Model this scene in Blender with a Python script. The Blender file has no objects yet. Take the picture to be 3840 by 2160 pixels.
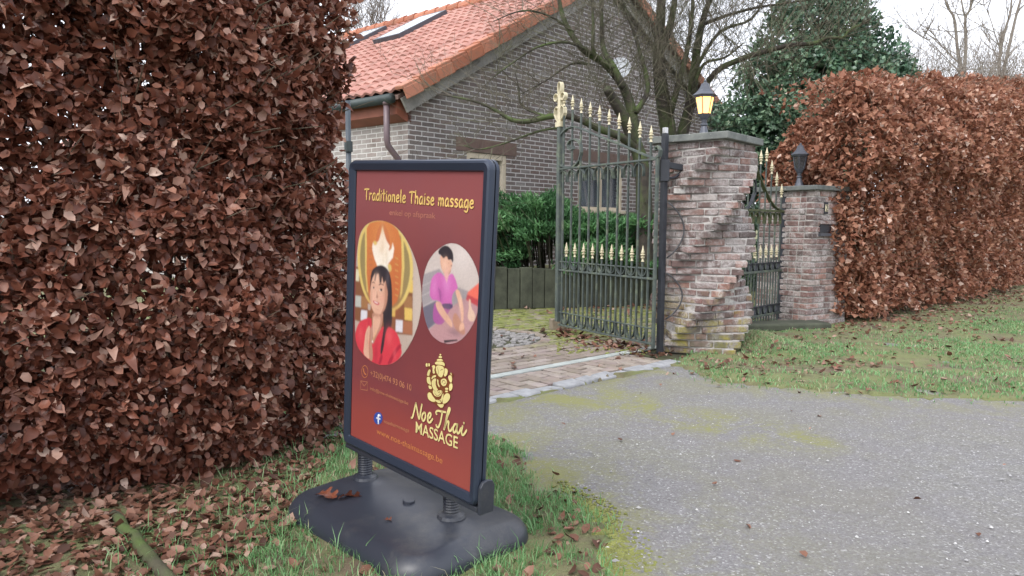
import bpy, math, random
import numpy as np
from mathutils import Vector, Matrix, Euler, noise as mnoise

# ------------------------------------------------------------------ camera, sky, sun, exposure
scene = bpy.context.scene
COL = scene.collection
FPX, CX, CY, CAMH = 2700.0, 1920.0, 1080.0, 1.1
PITCH, ROLL = math.radians(5.0), math.radians(0.4)
cam_d = bpy.data.cameras.new('camera')
cam_d.sensor_width = 36.0
cam_d.lens = 36.0 * FPX / 3840.0
cam_d.clip_start, cam_d.clip_end = 0.05, 1500
cam = bpy.data.objects.new('camera', cam_d)
COL.objects.link(cam)
CAM_ROT = Matrix.Rotation(math.pi / 2 - PITCH, 4, 'X') @ Matrix.Rotation(ROLL, 4, 'Z')
cam.matrix_world = Matrix.Translation((0, 0, CAMH)) @ CAM_ROT
scene.camera = cam

SUN_EL, SUN_AZ = math.radians(48), math.radians(215)     # azimuth clockwise from +Y: behind and left of the viewer
world = bpy.data.worlds.new('World')
scene.world = world
world.use_nodes = True
nt = world.node_tree
bg = nt.nodes['Background']
sky = nt.nodes.new('ShaderNodeTexSky')
sky.sky_type = 'NISHITA'
sky.sun_disc = False
sky.sun_elevation = SUN_EL
sky.sun_rotation = SUN_AZ
sky.air_density, sky.dust_density, sky.ozone_density = 1.0, 6.0, 1.0
hsv = nt.nodes.new('ShaderNodeHueSaturation')
hsv.inputs['Saturation'].default_value = 0.35
mixs = nt.nodes.new('ShaderNodeMix')
mixs.data_type = 'RGBA'
mixs.inputs[0].default_value = 0.6
mixs.inputs[7].default_value = (10.5, 10.8, 11.8, 1)        # even overcast cloud over the clear sky
nt.links.new(sky.outputs[0], hsv.inputs['Color'])
nt.links.new(hsv.outputs[0], mixs.inputs[6])
nt.links.new(mixs.outputs[2], bg.inputs['Color'])
bg.inputs['Strength'].default_value = 0.12
sun_d = bpy.data.lights.new('sun', 'SUN')
sun_d.energy = 0.7
sun_d.angle = math.radians(25)
sun_d.color = (1.0, 0.97, 0.92)
sun = bpy.data.objects.new('sun', sun_d)
COL.objects.link(sun)
sdir = Vector((math.sin(SUN_AZ) * math.cos(SUN_EL), math.cos(SUN_AZ) * math.cos(SUN_EL), math.sin(SUN_EL)))
sun.rotation_euler = sdir.to_track_quat('Z', 'Y').to_euler()
sun.location = (0, 0, 20)
scene.view_settings.view_transform = 'Standard'
scene.view_settings.look = 'None'
scene.view_settings.gamma = 1.0
scene.view_settings.exposure = 0.92

# ------------------------------------------------------------------ helpers
rng = np.random.default_rng(7)
random.seed(11)
V = Vector

def ray(px, py):
    d = CAM_ROT.to_3x3() @ V(((px - CX) / FPX, -(py - CY) / FPX, -1.0))
    return d

def gp(px, py, z=0.0):
    d = ray(px, py)
    t = (z - CAMH) / d.z
    return V((0, 0, CAMH)) + d * t

def dp(px, py, Y):
    d = ray(px, py)
    return V((0, 0, CAMH)) + d * (Y / d.y)

def onplane(px, py, P, n):
    d = ray(px, py)
    o = V((0, 0, CAMH))
    return o + d * ((P - o).dot(n) / d.dot(n))

def tag(o, label=None, cat=None, group=None, kind=None):
    if label: o['label'] = label
    if cat: o['category'] = cat
    if group: o['group'] = group
    if kind: o['kind'] = kind
    return o

def empty(name, loc, label, cat, group=None):
    o = bpy.data.objects.new(name, None)
    o.empty_display_size = 0.1
    COL.objects.link(o)
    o.location = loc
    o['org'] = tuple(loc)
    return tag(o, label, cat, group)

def origin_of(o):
    while o.parent: o = o.parent
    return V(o.location)

def link(name, me, mat, parent=None, origin=None):
    o = bpy.data.objects.new(name, me)
    COL.objects.link(o)
    if mat and not me.materials: me.materials.append(mat)
    if parent: o.parent = parent
    elif origin is not None: o.location = origin
    return o

class MB:
    """collects shapes in world coordinates, builds ONE mesh object"""
    def __init__(s):
        s.v, s.f, s.r, s.uv, s.mi = [], [], [], {}, []
    def add(s, vs, fs, r=None, mi=0, uvs=None):
        b = len(s.v)
        r = random.random() if r is None else r
        s.v += [tuple(p) for p in vs]
        s.r += [r] * len(vs)
        for k, f in enumerate(fs):
            if uvs: s.uv[len(s.f)] = [uvs[i] for i in f]
            s.f.append([b + i for i in f])
            s.mi.append(mi)
    def box(s, c, sz, rot=None, r=None, mi=0, jit=0):
        c = V(c); hx, hy, hz = sz[0] / 2, sz[1] / 2, sz[2] / 2
        vs = []
        for x, y, z in ((-1,-1,-1),(1,-1,-1),(1,1,-1),(-1,1,-1),(-1,-1,1),(1,-1,1),(1,1,1),(-1,1,1)):
            p = V((x*hx, y*hy, z*hz))
            if jit: p += V((random.uniform(-jit,jit), random.uniform(-jit,jit), random.uniform(-jit,jit)))
            if rot: p = rot @ p
            vs.append(c + p)
        s.add(vs, [(0,3,2,1),(4,5,6,7),(0,1,5,4),(1,2,6,5),(2,3,7,6),(3,0,4,7)], r, mi)
    def bar(s, a, b, w, d, side=None, r=None):
        """square bar from a to b, w along side vector, d across"""
        a, b = V(a), V(b); t = (b - a).normalized()
        side = V(side) if side else (V((0,0,1)).cross(t) if abs(t.z) < .9 else V((1,0,0)))
        side = (side - t * side.dot(t)).normalized(); o = t.cross(side)
        vs = [p + side * x * w/2 + o * y * d/2 for p in (a, b) for x, y in ((-1,-1),(1,-1),(1,1),(-1,1))]
        s.add(vs, [(0,3,2,1),(4,5,6,7),(0,1,5,4),(1,2,6,5),(2,3,7,6),(3,0,4,7)], r)
    def band(s, pts, side, w, th, r=None):
        """flat strip following pts, width w along side (constant vector), thickness th"""
        side = V(side).normalized(); n = len(pts); vs = []
        for i, p in enumerate(pts):
            t = (V(pts[min(i+1, n-1)]) - V(pts[max(i-1, 0)])).normalized()
            o = t.cross(side).normalized()
            for x, y in ((-1,-1),(1,-1),(1,1),(-1,1)):
                vs.append(V(p) + side * x * w/2 + o * y * th/2)
        fs = [(0,3,2,1), tuple(4*(n-1)+k for k in range(4))]
        for i in range(n-1):
            for k in range(4):
                fs.append((4*i+k, 4*i+(k+1)%4, 4*i+4+(k+1)%4, 4*i+4+k))
        s.add(vs, fs, r)
    def tube(s, pts, rad, n=8, r=None, cap=True):
        pts = [V(p) for p in pts]; m = len(pts)
        rad = rad if isinstance(rad, (list, tuple)) else [rad] * m
        t0 = (pts[1] - pts[0]).normalized()
        side = t0.orthogonal().normalized(); vs = []
        for i, p in enumerate(pts):
            t = (pts[min(i+1, m-1)] - pts[max(i-1, 0)]).normalized()
            side = (side - t * side.dot(t))
            side = side.normalized() if side.length > 1e-6 else t.orthogonal().normalized()
            o = t.cross(side)
            for k in range(n):
                a = 2*math.pi*k/n
                vs.append(p + (side*math.cos(a) + o*math.sin(a)) * rad[i])
        fs = []
        for i in range(m-1):
            for k in range(n):
                fs.append((n*i+k, n*i+(k+1)%n, n*i+n+(k+1)%n, n*i+n+k))
        if cap:
            fs.append(tuple(reversed(range(n)))); fs.append(tuple(n*(m-1)+k for k in range(n)))
        s.add(vs, fs, r)
    def lathe(s, c, prof, n=16, r=None, phase=0, axis=None):
        """prof: list of (radius, height)"""
        c = V(c); vs = []
        M = axis if axis else Matrix.Identity(3)
        for q, h in prof:
            for k in range(n):
                a = 2*math.pi*k/n + phase
                vs.append(c + M @ V((q*math.cos(a), q*math.sin(a), h)))
        fs = []
        for i in range(len(prof)-1):
            for k in range(n):
                fs.append((n*i+k, n*i+(k+1)%n, n*i+n+(k+1)%n, n*i+n+k))
        fs.append(tuple(reversed(range(n)))); fs.append(tuple(n*(len(prof)-1)+k for k in range(n)))
        s.add(vs, fs, r)
    def prism(s, poly, ext, r=None, uvs=None):
        """poly: world points; ext: extrusion vector"""
        n = len(poly); ext = V(ext)
        vs = [V(p) for p in poly] + [V(p) + ext for p in poly]
        fs = [tuple(range(n)), tuple(reversed(range(n, 2*n)))] + [(i, i+n, (i+1)%n+n, (i+1)%n) for i in range(n)]
        s.add(vs, fs, r, uvs=(uvs + uvs) if uvs else None)
    def build(s, name, mat, parent=None, origin=None, smooth=False, bevel=0, seg=2):
        org = origin_of(parent) if parent else (V(origin) if origin is not None else V((0,0,0)))
        me = bpy.data.meshes.new(name)
        me.from_pydata([tuple(V(p) - org) for p in s.v], [], s.f)
        at = me.attributes.new('rnd', 'FLOAT', 'POINT'); at.data.foreach_set('value', s.r)
        if s.uv:
            uvl = me.uv_layers.new(name='UVMap')
            for pi, p in enumerate(me.polygons):
                if pi in s.uv:
                    for li, uv in zip(p.loop_indices, s.uv[pi]): uvl.data[li].uv = uv
        if smooth: me.polygons.foreach_set('use_smooth', [True]*len(me.polygons))
        me.update()
        o = link(name, me, mat, parent, org if not parent else None)
        if bevel:
            m = o.modifiers.new('bevel', 'BEVEL'); m.width = bevel; m.segments = seg; m.limit_method = 'ANGLE'
        return o

def np_mesh(name, co, faces_list, rnd, mat, parent=None, origin=None, smooth=False):
    """co (N,3); faces_list: list of int arrays (M,k)"""
    org = np.array(origin_of(parent) if parent else (origin if origin is not None else (0,0,0)), float)
    me = bpy.data.meshes.new(name)
    me.vertices.add(len(co)); me.vertices.foreach_set('co', (co - org).astype(np.float32).ravel())
    li = np.concatenate([f.ravel() for f in faces_list]).astype(np.int32)
    tot = np.concatenate([np.full(len(f), f.shape[1]) for f in faces_list])
    st = np.concatenate([[0], np.cumsum(tot)[:-1]]).astype(np.int32)
    me.loops.add(len(li)); me.loops.foreach_set('vertex_index', li)
    me.polygons.add(len(tot)); me.polygons.foreach_set('loop_start', st)
    if smooth: me.polygons.foreach_set('use_smooth', np.ones(len(tot), bool))
    me.update(calc_edges=True); me.validate()
    at = me.attributes.new('rnd', 'FLOAT', 'POINT'); at.data.foreach_set('value', rnd.astype(np.float32))
    return link(name, me, mat, parent, None if parent else V(org))

def unit(a): return a / np.maximum(np.linalg.norm(a, axis=1, keepdims=True), 1e-9)

LT = np.array([(0,0,0),(.28,-.40,0),(.33,0,0),(.28,.40,0),(.68,-.36,0),(.68,0,0),(.68,.36,0),(1,0,0)], float)
LTRI = np.array([(0,1,2),(0,2,3),(4,7,5),(5,7,6)]); LQ = np.array([(1,4,5,2),(2,5,6,3)])
ST = np.array([(0,0,0),(.45,-.42,0),(.45,.42,0),(1,0,0)], float)   # small folded leaf, for the far hedge and trees
STRI = np.array([(0,1,3),(0,3,2)])
OAK = [(0,.0),(.10,.05),(.18,.20),(.26,.22),(.30,.10),(.38,.12),(.48,.34),(.56,.36),(.58,.16),(.66,.15),(.76,.36),(.86,.30),(.84,.14),(.93,.13),(1.0,.0)]
OT = np.array([(x,y,0) for x,y in OAK] + [(x,-y,0) for x,y in OAK[1:-1]], float)

def leaf_cloud(name, P, D, N, size, ratio, mat, parent=None, origin=None, simple=False, curl=.5, fold=.4, rnd=None):
    D = unit(D); B = unit(np.cross(N, D)); N = np.cross(D, B)
    n = len(P); T = ST if simple else LT
    c = rng.normal(0, curl, n)[:,None]; f = np.abs(rng.normal(fold, .25, n))[:,None]
    tw = rng.normal(0, .35, n)[:,None]
    u, v = T[:,0][None,:], T[:,1][None,:] * ratio
    w = c * ((u - .3)**2) + f * np.abs(v) + tw * v * u
    s = size[:,None]
    co = P[:,None,:] + D[:,None,:]*(u*s)[:,:,None] + B[:,None,:]*(v*s)[:,:,None] + N[:,None,:]*(w*s)[:,:,None]
    k = len(T); base = (np.arange(n)*k)[:,None,None]
    if simple: faces = [(base + STRI[None]).reshape(-1,3)]
    else: faces = [(base + LTRI[None]).reshape(-1,3), (base + LQ[None]).reshape(-1,4)]
    if rnd is None: rnd = rng.random(n)
    return np_mesh(name, co.reshape(-1,3), faces, np.repeat(rnd, k), mat, parent, origin, smooth=not simple)

def vnoise(P, scale, seed=0):
    """cheap smooth value noise on (N,3) arrays, -1..1"""
    Q = P * scale + seed * 17.13
    return (np.sin(Q[:,0]*1.7 + np.sin(Q[:,1]*1.3+1.1)*1.5) + np.sin(Q[:,1]*2.1 + np.sin(Q[:,2]*1.6+.4)*1.7) + np.sin(Q[:,2]*1.9 + np.sin(Q[:,0]*2.3+2.2)*1.3)) / 3

def inpoly(x, y, poly):
    x = np.asarray(x); y = np.asarray(y); ins = np.zeros(x.shape, bool); n = len(poly)
    for i in range(n):
        x1, y1 = poly[i][:2]; x2, y2 = poly[(i+1) % n][:2]
        if y1 == y2: continue
        c = ((y1 > y) != (y2 > y)) & (x < (x2-x1)*(y-y1)/(y2-y1) + x1)
        ins ^= c
    return ins

def segdist(x, y, pts):
    d = np.full(np.shape(x), 1e9)
    for (x1,y1),(x2,y2) in zip([p[:2] for p in pts[:-1]], [p[:2] for p in pts[1:]]):
        dx, dy = x2-x1, y2-y1; t = np.clip(((x-x1)*dx+(y-y1)*dy)/(dx*dx+dy*dy), 0, 1)
        d = np.minimum(d, np.hypot(x-x1-t*dx, y-y1-t*dy))
    return d

# ------------------------------------------------------------------ materials
class NT:
    def __init__(s, name):
        s.m = bpy.data.materials.new(name); s.m.use_nodes = True; s.t = s.m.node_tree
        s.b = s.t.nodes['Principled BSDF']
    def n(s, typ, **kw):
        o = s.t.nodes.new(typ)
        for k, v in kw.items():
            if k.startswith('i_'): o.inputs[k[2:].replace('_', ' ')].default_value = v
            else: setattr(o, k, v)
        return o
    def l(s, a, b): s.t.links.new(a, b)
    def coord(s, kind='Object'):
        return s.n('ShaderNodeTexCoord').outputs[kind]
    def noise(s, scale, detail=4, rough=.6, vec=None, out='Fac', dist=0):
        o = s.n('ShaderNodeTexNoise'); o.inputs['Scale'].default_value = scale
        o.inputs['Detail'].default_value = detail; o.inputs['Roughness'].default_value = rough
        o.inputs['Distortion'].default_value = dist
        if vec is not None: s.l(vec, o.inputs['Vector'])
        return o.outputs[out]
    def ramp(s, fac, stops, interp='LINEAR'):
        o = s.n('ShaderNodeValToRGB'); o.color_ramp.interpolation = interp
        e = o.color_ramp.elements
        while len(e) < len(stops): e.new(.5)
        for el, (p, c) in zip(e, stops):
            el.position = p; el.color = (c, c, c, 1) if isinstance(c, (int, float)) else (*c, 1)
        s.l(fac, o.inputs[0]); return o.outputs[0]
    def mix(s, fac, a, b, mode='MIX'):
        o = s.n('ShaderNodeMix'); o.data_type = 'RGBA'; o.blend_type = mode
        for sock, v in ((o.inputs[0], fac), (o.inputs[6], a), (o.inputs[7], b)):
            if isinstance(v, (int, float)): sock.default_value = v
            elif isinstance(v, tuple): sock.default_value = (*v, 1)
            else: s.l(v, sock)
        return o.outputs[2]
    def math(s, op, a, b=0.0):
        o = s.n('ShaderNodeMath'); o.operation = op
        for sock, v in ((o.inputs[0], a), (o.inputs[1], b)):
            if isinstance(v, (int, float)): sock.default_value = v
            else: s.l(v, sock)
        return o.outputs[0]
    def attr(s, name='rnd'):
        o = s.n('ShaderNodeAttribute'); o.attribute_name = name; return o.outputs['Fac']
    def bump(s, h, strength=.3, dist=.01):
        o = s.n('ShaderNodeBump'); o.inputs['Strength'].default_value = strength; o.inputs['Distance'].default_value = dist
        s.l(h, o.inputs['Height']); s.l(o.outputs[0], s.b.inputs['Normal'])
    def col(s, c):
        if isinstance(c, tuple): s.b.inputs['Base Color'].default_value = (*c, 1)
        else: s.l(c, s.b.inputs['Base Color'])
    def rough(s, r):
        if isinstance(r, (int, float)): s.b.inputs['Roughness'].default_value = r
        else: s.l(r, s.b.inputs['Roughness'])
    def spec(s, v): s.b.inputs['Specular IOR Level'].default_value = v

def simple_mat(name, c, rough=.6, metal=0, var=.25, nscale=8, bump=0):
    t = NT(name); v = t.coord()
    d = tuple(x*(1-var) for x in c); u = tuple(min(1, x*(1+var)) for x in c)
    t.col(t.ramp(t.noise(nscale, 5, .65, v), [(.3, d), (.7, u)])); t.rough(rough); t.b.inputs['Metallic'].default_value = metal
    if bump: t.bump(t.noise(nscale*6, 4, .6, v), bump, .004)
    return t.m

def leaf_mat(name, stops, rough=.5, trans=.25, spec=.4, vein=True):
    t = NT(name)
    c = t.ramp(t.attr(), stops)
    n = t.noise(45, 3, .6, t.coord())
    c2 = t.mix(t.math('MULTIPLY', n, .55), c, tuple(.35*x for x in stops[1][1]))
    t.col(c2); t.rough(rough); t.spec(spec)
    if trans:
        tr = t.n('ShaderNodeBsdfTranslucent'); t.l(c, tr.inputs[0])
        mx = t.n('ShaderNodeMixShader'); mx.inputs[0].default_value = trans
        out = t.t.nodes['Material Output']
        t.l(t.b.outputs[0], mx.inputs[1]); t.l(tr.outputs[0], mx.inputs[2]); t.l(mx.outputs[0], out.inputs[0])
    return t.m

M = {}
M['beech_dark'] = leaf_mat('dark_beech_leaf', [(0,(.07,.022,.014)),(.25,(.17,.056,.034)),(.5,(.29,.11,.07)),(.75,(.47,.235,.165)),(1,(.85,.62,.50))], .4, .28, .4)
M['beech_light'] = leaf_mat('copper_beech_leaf', [(0,(.17,.065,.040)),(.3,(.34,.145,.090)),(.6,(.51,.26,.17)),(.85,(.68,.43,.31)),(1,(.88,.70,.60))], .5, .3, .25)
M['litter'] = leaf_mat('fallen_leaf', [(0,(.06,.027,.018)),(.3,(.15,.065,.040)),(.6,(.26,.125,.082)),(.85,(.37,.21,.155)),(1,(.47,.34,.27))], .6, .1, .3)
M['oak'] = leaf_mat('wet_oak_leaf', [(0,(.13,.035,.018)),(.5,(.2,.06,.03)),(1,(.28,.10,.06))], .35, .1, .5)
M['grass'] = leaf_mat('grass_blade', [(0,(.07,.17,.05)),(.4,(.15,.34,.12)),(.75,(.28,.50,.23)),(.9,(.38,.46,.22)),(1,(.55,.48,.32))], .5, .3, .4)
M['juniper'] = leaf_mat('juniper_needle', [(0,(.045,.11,.045)),(.4,(.10,.25,.10)),(.8,(.20,.42,.17)),(1,(.34,.56,.26))], .5, .2, .4)
M['holly'] = leaf_mat('evergreen_leaf', [(0,(.05,.10,.07)),(.4,(.11,.21,.13)),(.8,(.23,.36,.21)),(1,(.40,.52,.32))], .35, .15, .5)
def bark_mat(name, c1, c2, moss):
    t = NT(name); v = t.coord()
    c = t.ramp(t.noise(14, 6, .7, v), [(.3, c1), (.7, c2)])
    m = t.ramp(t.noise(2.2, 4, .7, v), [(.45, 0.0), (.65, 1.0)])
    geo = t.n('ShaderNodeNewGeometry'); sep = t.n('ShaderNodeSeparateXYZ'); t.l(geo.outputs['Normal'], sep.inputs[0])
    up = t.ramp(sep.outputs['Z'], [(.1, .5), (.8, 1.0)])
    t.col(t.mix(t.math('MULTIPLY', m, t.math('MULTIPLY', up, moss)), c, (.075,.115,.028))); t.rough(.85)
    t.bump(t.noise(40, 5, .7, v), .6, .01); return t.m
M['bark'] = bark_mat('mossy_bark', (.020,.017,.014), (.062,.050,.038), 1.4)
M['twig'] = bark_mat('grey_green_twig', (.05,.044,.032), (.15,.13,.095), .5)
M['twig_pale'] = bark_mat('far_twig', (.14,.12,.10), (.26,.23,.20), .2)
M['hedge_twig'] = bark_mat('hedge_twig', (.06,.045,.032), (.17,.135,.10), .3)

# black plastic, powder coat, paint
t = NT('black_plastic'); v = t.coord(); t.col(t.mix(t.math('MULTIPLY', t.ramp(t.noise(4, 6, .75, v), [(.5,0.0),(.75,.6)]), t.noise(160, 2, .6, v)), (.028,.032,.044), (.16,.15,.13)))
t.rough(t.ramp(t.noise(3, 4, .6, v), [(.3, .30), (.7, .42)])); t.bump(t.noise(900, 2, .5, v), .12, .0006); M['plastic'] = t.m
M['frame'] = simple_mat('anodised_dark_frame', (.032,.042,.066), .36, .3, .1, 2)
M['chrome'] = simple_mat('zinc_bolt', (.5,.5,.5), .3, .9, .1, 10)
t = NT('weathered_gate_paint'); v = t.coord()
c = t.ramp(t.noise(5, 6, .7, v), [(.3, (.035,.046,.046)), (.7, (.085,.105,.093))])
c = t.mix(t.ramp(t.noise(9, 5, .7, v), [(.5, 0.0), (.68, .8)]), c, (.15,.18,.115)); t.col(c); t.rough(.55); t.bump(t.noise(60, 4, .6, v), .2, .002); M['gate'] = t.m
M['gate_black'] = simple_mat('black_iron', (.026,.029,.037), .45, .1, .3, 6)
M['moss_iron'] = simple_mat('mossy_iron', (.065,.075,.035), .8, 0, .5, 12, .4)
t = NT('cream_gold_paint'); v = t.coord()
t.col(t.ramp(t.noise(30, 4, .6, v), [(.3, (.42,.37,.24)), (.65, (.62,.56,.39))])); t.rough(.5); M['gold'] = t.m

def brick_mat(name, stops, white=.45, lichen=False):
    t = NT(name); v = t.coord()
    c = t.ramp(t.attr(), stops)
    n1 = t.noise(26, 6, .7, v)
    c = t.mix(t.ramp(n1, [(.35, .55), (.6, 0.0)]), c, (.045,.035,.032))
    w = t.ramp(t.noise(5.5, 6, .75, v, dist=.6), [(.44, 0.0), (.60, 1.0)])
    w2 = t.ramp(t.noise(60, 4, .7, v), [(.35, .15), (.6, 1.0)])
    c = t.mix(t.math('MULTIPLY', t.math('MULTIPLY', w, w2), white), c, (.52,.49,.48))
    sep = t.n('ShaderNodeSeparateXYZ'); t.l(v, sep.inputs[0])
    if lichen:
        low = t.ramp(sep.outputs['Z'], [(.12, 1.0), (.62, 0.0)])
        ly = t.ramp(t.noise(6, 5, .7, v), [(.48, 0.0), (.62, 1.0)])
        c = t.mix(t.math('MULTIPLY', low, ly), c, (.30,.25,.055))
        gy = t.ramp(t.noise(4, 5, .7, v), [(.35, 0.0), (.6, 1.0)])
        c = t.mix(t.math('MULTIPLY', t.ramp(sep.outputs['Z'], [(.0, .8), (.35, 0.0)]), gy), c, (.085,.095,.035))
        tp = t.ramp(sep.outputs['Z'], [(.75, 0.0), (1.0, 1.0)])
        dk = t.ramp(t.noise(3.3, 5, .7, v), [(.42, 0.0), (.6, .35)])
        c = t.mix(t.math('MULTIPLY', tp, dk), c, (.055,.048,.044))
    t.col(c); t.rough(.85); t.bump(t.noise(70, 6, .7, v), .7, .006); return t.m
RB = [(0,(.10,.072,.068)),(.3,(.17,.105,.095)),(.5,(.23,.125,.11)),(.64,(.18,.15,.142)),(.8,(.26,.155,.13)),(.9,(.31,.16,.125)),(1,(.42,.38,.36))]
M['pbrick'] = brick_mat('handmade_red_brick', RB, .8, True)
M['pbrick2'] = brick_mat('grey_washed_red_brick', RB, .85, False)
t = NT('lime_mortar'); v = t.coord()
c = t.ramp(t.noise(18, 6, .7, v), [(.3, (.20,.185,.17)), (.6, (.46,.44,.42))]); t.col(c); t.rough(.9); t.bump(t.noise(80, 5, .7, v), .6, .006); M['mortar'] = t.m
t = NT('bluestone_cap'); v = t.coord()
c = t.ramp(t.noise(7, 6, .7, v), [(.3, (.075,.085,.085)), (.7, (.19,.20,.185))])
c = t.mix(t.ramp(t.noise(22, 3, .6, v), [(.66, 0.0), (.72, .8)]), c, (.5,.5,.46)); t.col(c); t.rough(.75); t.bump(t.noise(50, 5, .6, v), .4, .004); M['cap'] = t.m

# house wall brick
def wall_mat(name, c1, c2, mort, bias):
    t = NT(name); uv = t.coord('UV')
    b = t.n('ShaderNodeTexBrick'); b.offset = .5; b.inputs['Scale'].default_value = 1.0
    wob = t.n('ShaderNodeVectorMath'); wob.operation = 'MULTIPLY_ADD'
    nz = t.noise(9, 3, .6, uv, 'Color'); t.l(nz, wob.inputs[0]); wob.inputs[1].default_value = (.010,.007,0); t.l(uv, wob.inputs[2])
    t.l(wob.outputs[0], b.inputs['Vector'])
    b.inputs['Color1'].default_value = (0,0,0,1); b.inputs['Color2'].default_value = (1,1,1,1); b.inputs['Mortar'].default_value = (.5,.5,.5,1)
    b.inputs['Mortar Size'].default_value = .0085; b.inputs['Mortar Smooth'].default_value = .25; b.inputs['Bias'].default_value = 0
    b.inputs['Brick Width'].default_value = .22; b.inputs['Row Height'].default_value = .066
    bc = t.ramp(b.outputs['Color'], [(0, c1), (.45, c2), (.75, (.20,.125,.105)), (.9, (.30,.27,.26)), (1, (.38,.36,.35))])
    n = t.noise(38, 5, .7, uv)
    bc = t.mix(t.math('MULTIPLY', n, .75), bc, tuple(x*.4 for x in c1))
    big = t.ramp(t.noise(1.1, 6, .75, uv), [(.35, 0.0), (.65, .6)])
    bc = t.mix(big, bc, bias)
    c = t.mix(b.outputs['Fac'], bc, mort)
    t.col(c); t.rough(.9)
    h = t.math('ADD', t.math('MULTIPLY', b.outputs['Fac'], -1.0), t.math('MULTIPLY', n, .45))
    t.bump(h, .8, .008); return t.m
M['gable'] = wall_mat('gable_brickwork', (.13,.10,.092), (.21,.165,.15), (.54,.52,.515), (.26,.245,.24))
M['sidewall'] = wall_mat('whitewashed_brickwork', (.22,.18,.16), (.36,.33,.31), (.55,.54,.52), (.5,.48,.46))
def tile_mat(name, stops):
    t = NT(name); v = t.coord(); c = t.ramp(t.attr(), stops)
    c = t.mix(t.ramp(t.noise(6, 5, .7, v), [(.45, 0.0), (.75, .5)]), c, (.14,.12,.09)); t.col(c); t.rough(.7)
    t.bump(t.noise(60, 4, .6, v), .3, .004); return t.m
M['tile'] = tile_mat('orange_pantile', [(0,(.31,.135,.105)),(.5,(.38,.175,.14)),(1,(.45,.23,.185))])
M['verge'] = tile_mat('orange_verge_tile', [(0,(.30,.10,.055)),(.5,(.40,.14,.07)),(1,(.46,.19,.12))])
M['barge'] = simple_mat('weathered_board', (.30,.29,.27), .8, 0, .35, 5, .3)
M['fascia'] = simple_mat('red_brown_fascia', (.23,.072,.040), .6, 0, .2, 4)
M['brownwood'] = simple_mat('brown_concrete_lintel', (.16,.105,.088), .7, 0, .2, 5)
M['cream'] = simple_mat('cream_window_frame', (.62,.54,.42), .5, 0, .1, 4)
M['gutter'] = simple_mat('dark_green_gutter', (.045,.06,.06), .5, .2, .3, 4)
M['pipe'] = simple_mat('purple_brown_pipe', (.13,.092,.10), .4, .1, .15, 3)
M['stone'] = simple_mat('tan_concrete', (.22,.18,.13), .9, 0, .3, 20, .5)
M['palisade'] = simple_mat('mossy_palisade', (.058,.064,.044), .9, 0, .5, 5, .5)
M['dish'] = simple_mat('pale_dish', (.45,.48,.52), .5, 0, .15, 6)
M['bin'] = simple_mat('blue_grey_bin', (.05,.065,.08), .5, 0, .2, 5)
M['cable'] = simple_mat('dark_cable', (.05,.05,.055), .5, 0, .1, 5)
t = NT('window_glass'); t.col((.42,.47,.56)); t.b.inputs['Metallic'].default_value = .6; t.rough(.06); t.b.inputs['Alpha'].default_value = .55; M['glass'] = t.m
t = NT('skylight_glass'); t.col((.10,.12,.14)); t.rough(.05); t.b.inputs['Metallic'].default_value = .75; t.b.inputs['Base Color'].default_value = (.75,.8,.82,1); M['skyglass'] = t.m
M['curtain_and_pane_tone'] = simple_mat('blue_grey_curtain', (.26,.28,.34), .8, 0, .2, 3)
M['darkroom'] = simple_mat('dark_red_room_and_shutter', (.06,.028,.032), .8, 0, .2, 3)
M['lantern'] = simple_mat('grey_black_lantern', (.085,.092,.112), .4, .3, .2, 10)
t = NT('smoked_glass'); t.col((.05,.055,.06)); t.rough(.15); t.b.inputs['Alpha'].default_value = .75; M['smoke'] = t.m
t = NT('lit_glass'); t.col((.9,.6,.25)); t.b.inputs['Emission Color'].default_value = (1,.46,.09,1); t.b.inputs['Emission Strength'].default_value = 2.0; M['litglass'] = t.m
t = NT('lamp_bulb'); t.col((1,.9,.7)); t.b.inputs['Emission Color'].default_value = (1,.78,.42,1); t.b.inputs['Emission Strength'].default_value = 14.0; M['bulb'] = t.m

# ground materials
t = NT('gravel_road'); v = t.coord()
vo = t.n('ShaderNodeTexVoronoi'); vo.inputs['Scale'].default_value = 130; t.l(v, vo.inputs['Vector'])
sepc = t.n('ShaderNodeSeparateColor'); t.l(vo.outputs['Color'], sepc.inputs[0])
c = t.ramp(sepc.outputs[0], [(0,(.15,.145,.147)),(.5,(.20,.196,.20)),(.9,(.245,.24,.245)),(.97,(.36,.36,.36)),(1,(.5,.5,.5))])
fine = t.noise(260, 3, .7, v)
c = t.mix(t.ramp(fine, [(.3,.55),(.55,0.0)]), c, (.075,.07,.07))
c = t.mix(t.ramp(t.noise(1.1, 6, .7, v), [(.35,0.0),(.75,.5)]), c, (.155,.14,.135))
c = t.mix(t.ramp(t.noise(2.7, 6, .75, v, dist=.8), [(.58,0.0),(.68,.45)]), c, (.10,.09,.09))
# green film that grows near the verges, in low places
mn = t.ramp(t.math('MULTIPLY', t.noise(2.6, 6, .72, v, dist=.5), t.math('ADD', .55, t.math('MULTIPLY', t.noise(38, 4, .7, v), .9))), [(.40, 0.0), (.60, 1.0)])
mo = t.n('ShaderNodeAttribute'); mo.attribute_name = 'moss'
mfac = t.math('MULTIPLY', t.math('MULTIPLY', mn, mo.outputs['Fac']), t.ramp(fine, [(.3, 1.0), (.7, .55)]))
c = t.mix(mfac, c, (.20,.20,.07))
t.col(c); t.rough(.8)
t.bump(t.math('ADD', t.math('MULTIPLY', vo.outputs['Distance'], -.6), fine), .7, .006); M['road'] = t.m

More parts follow.
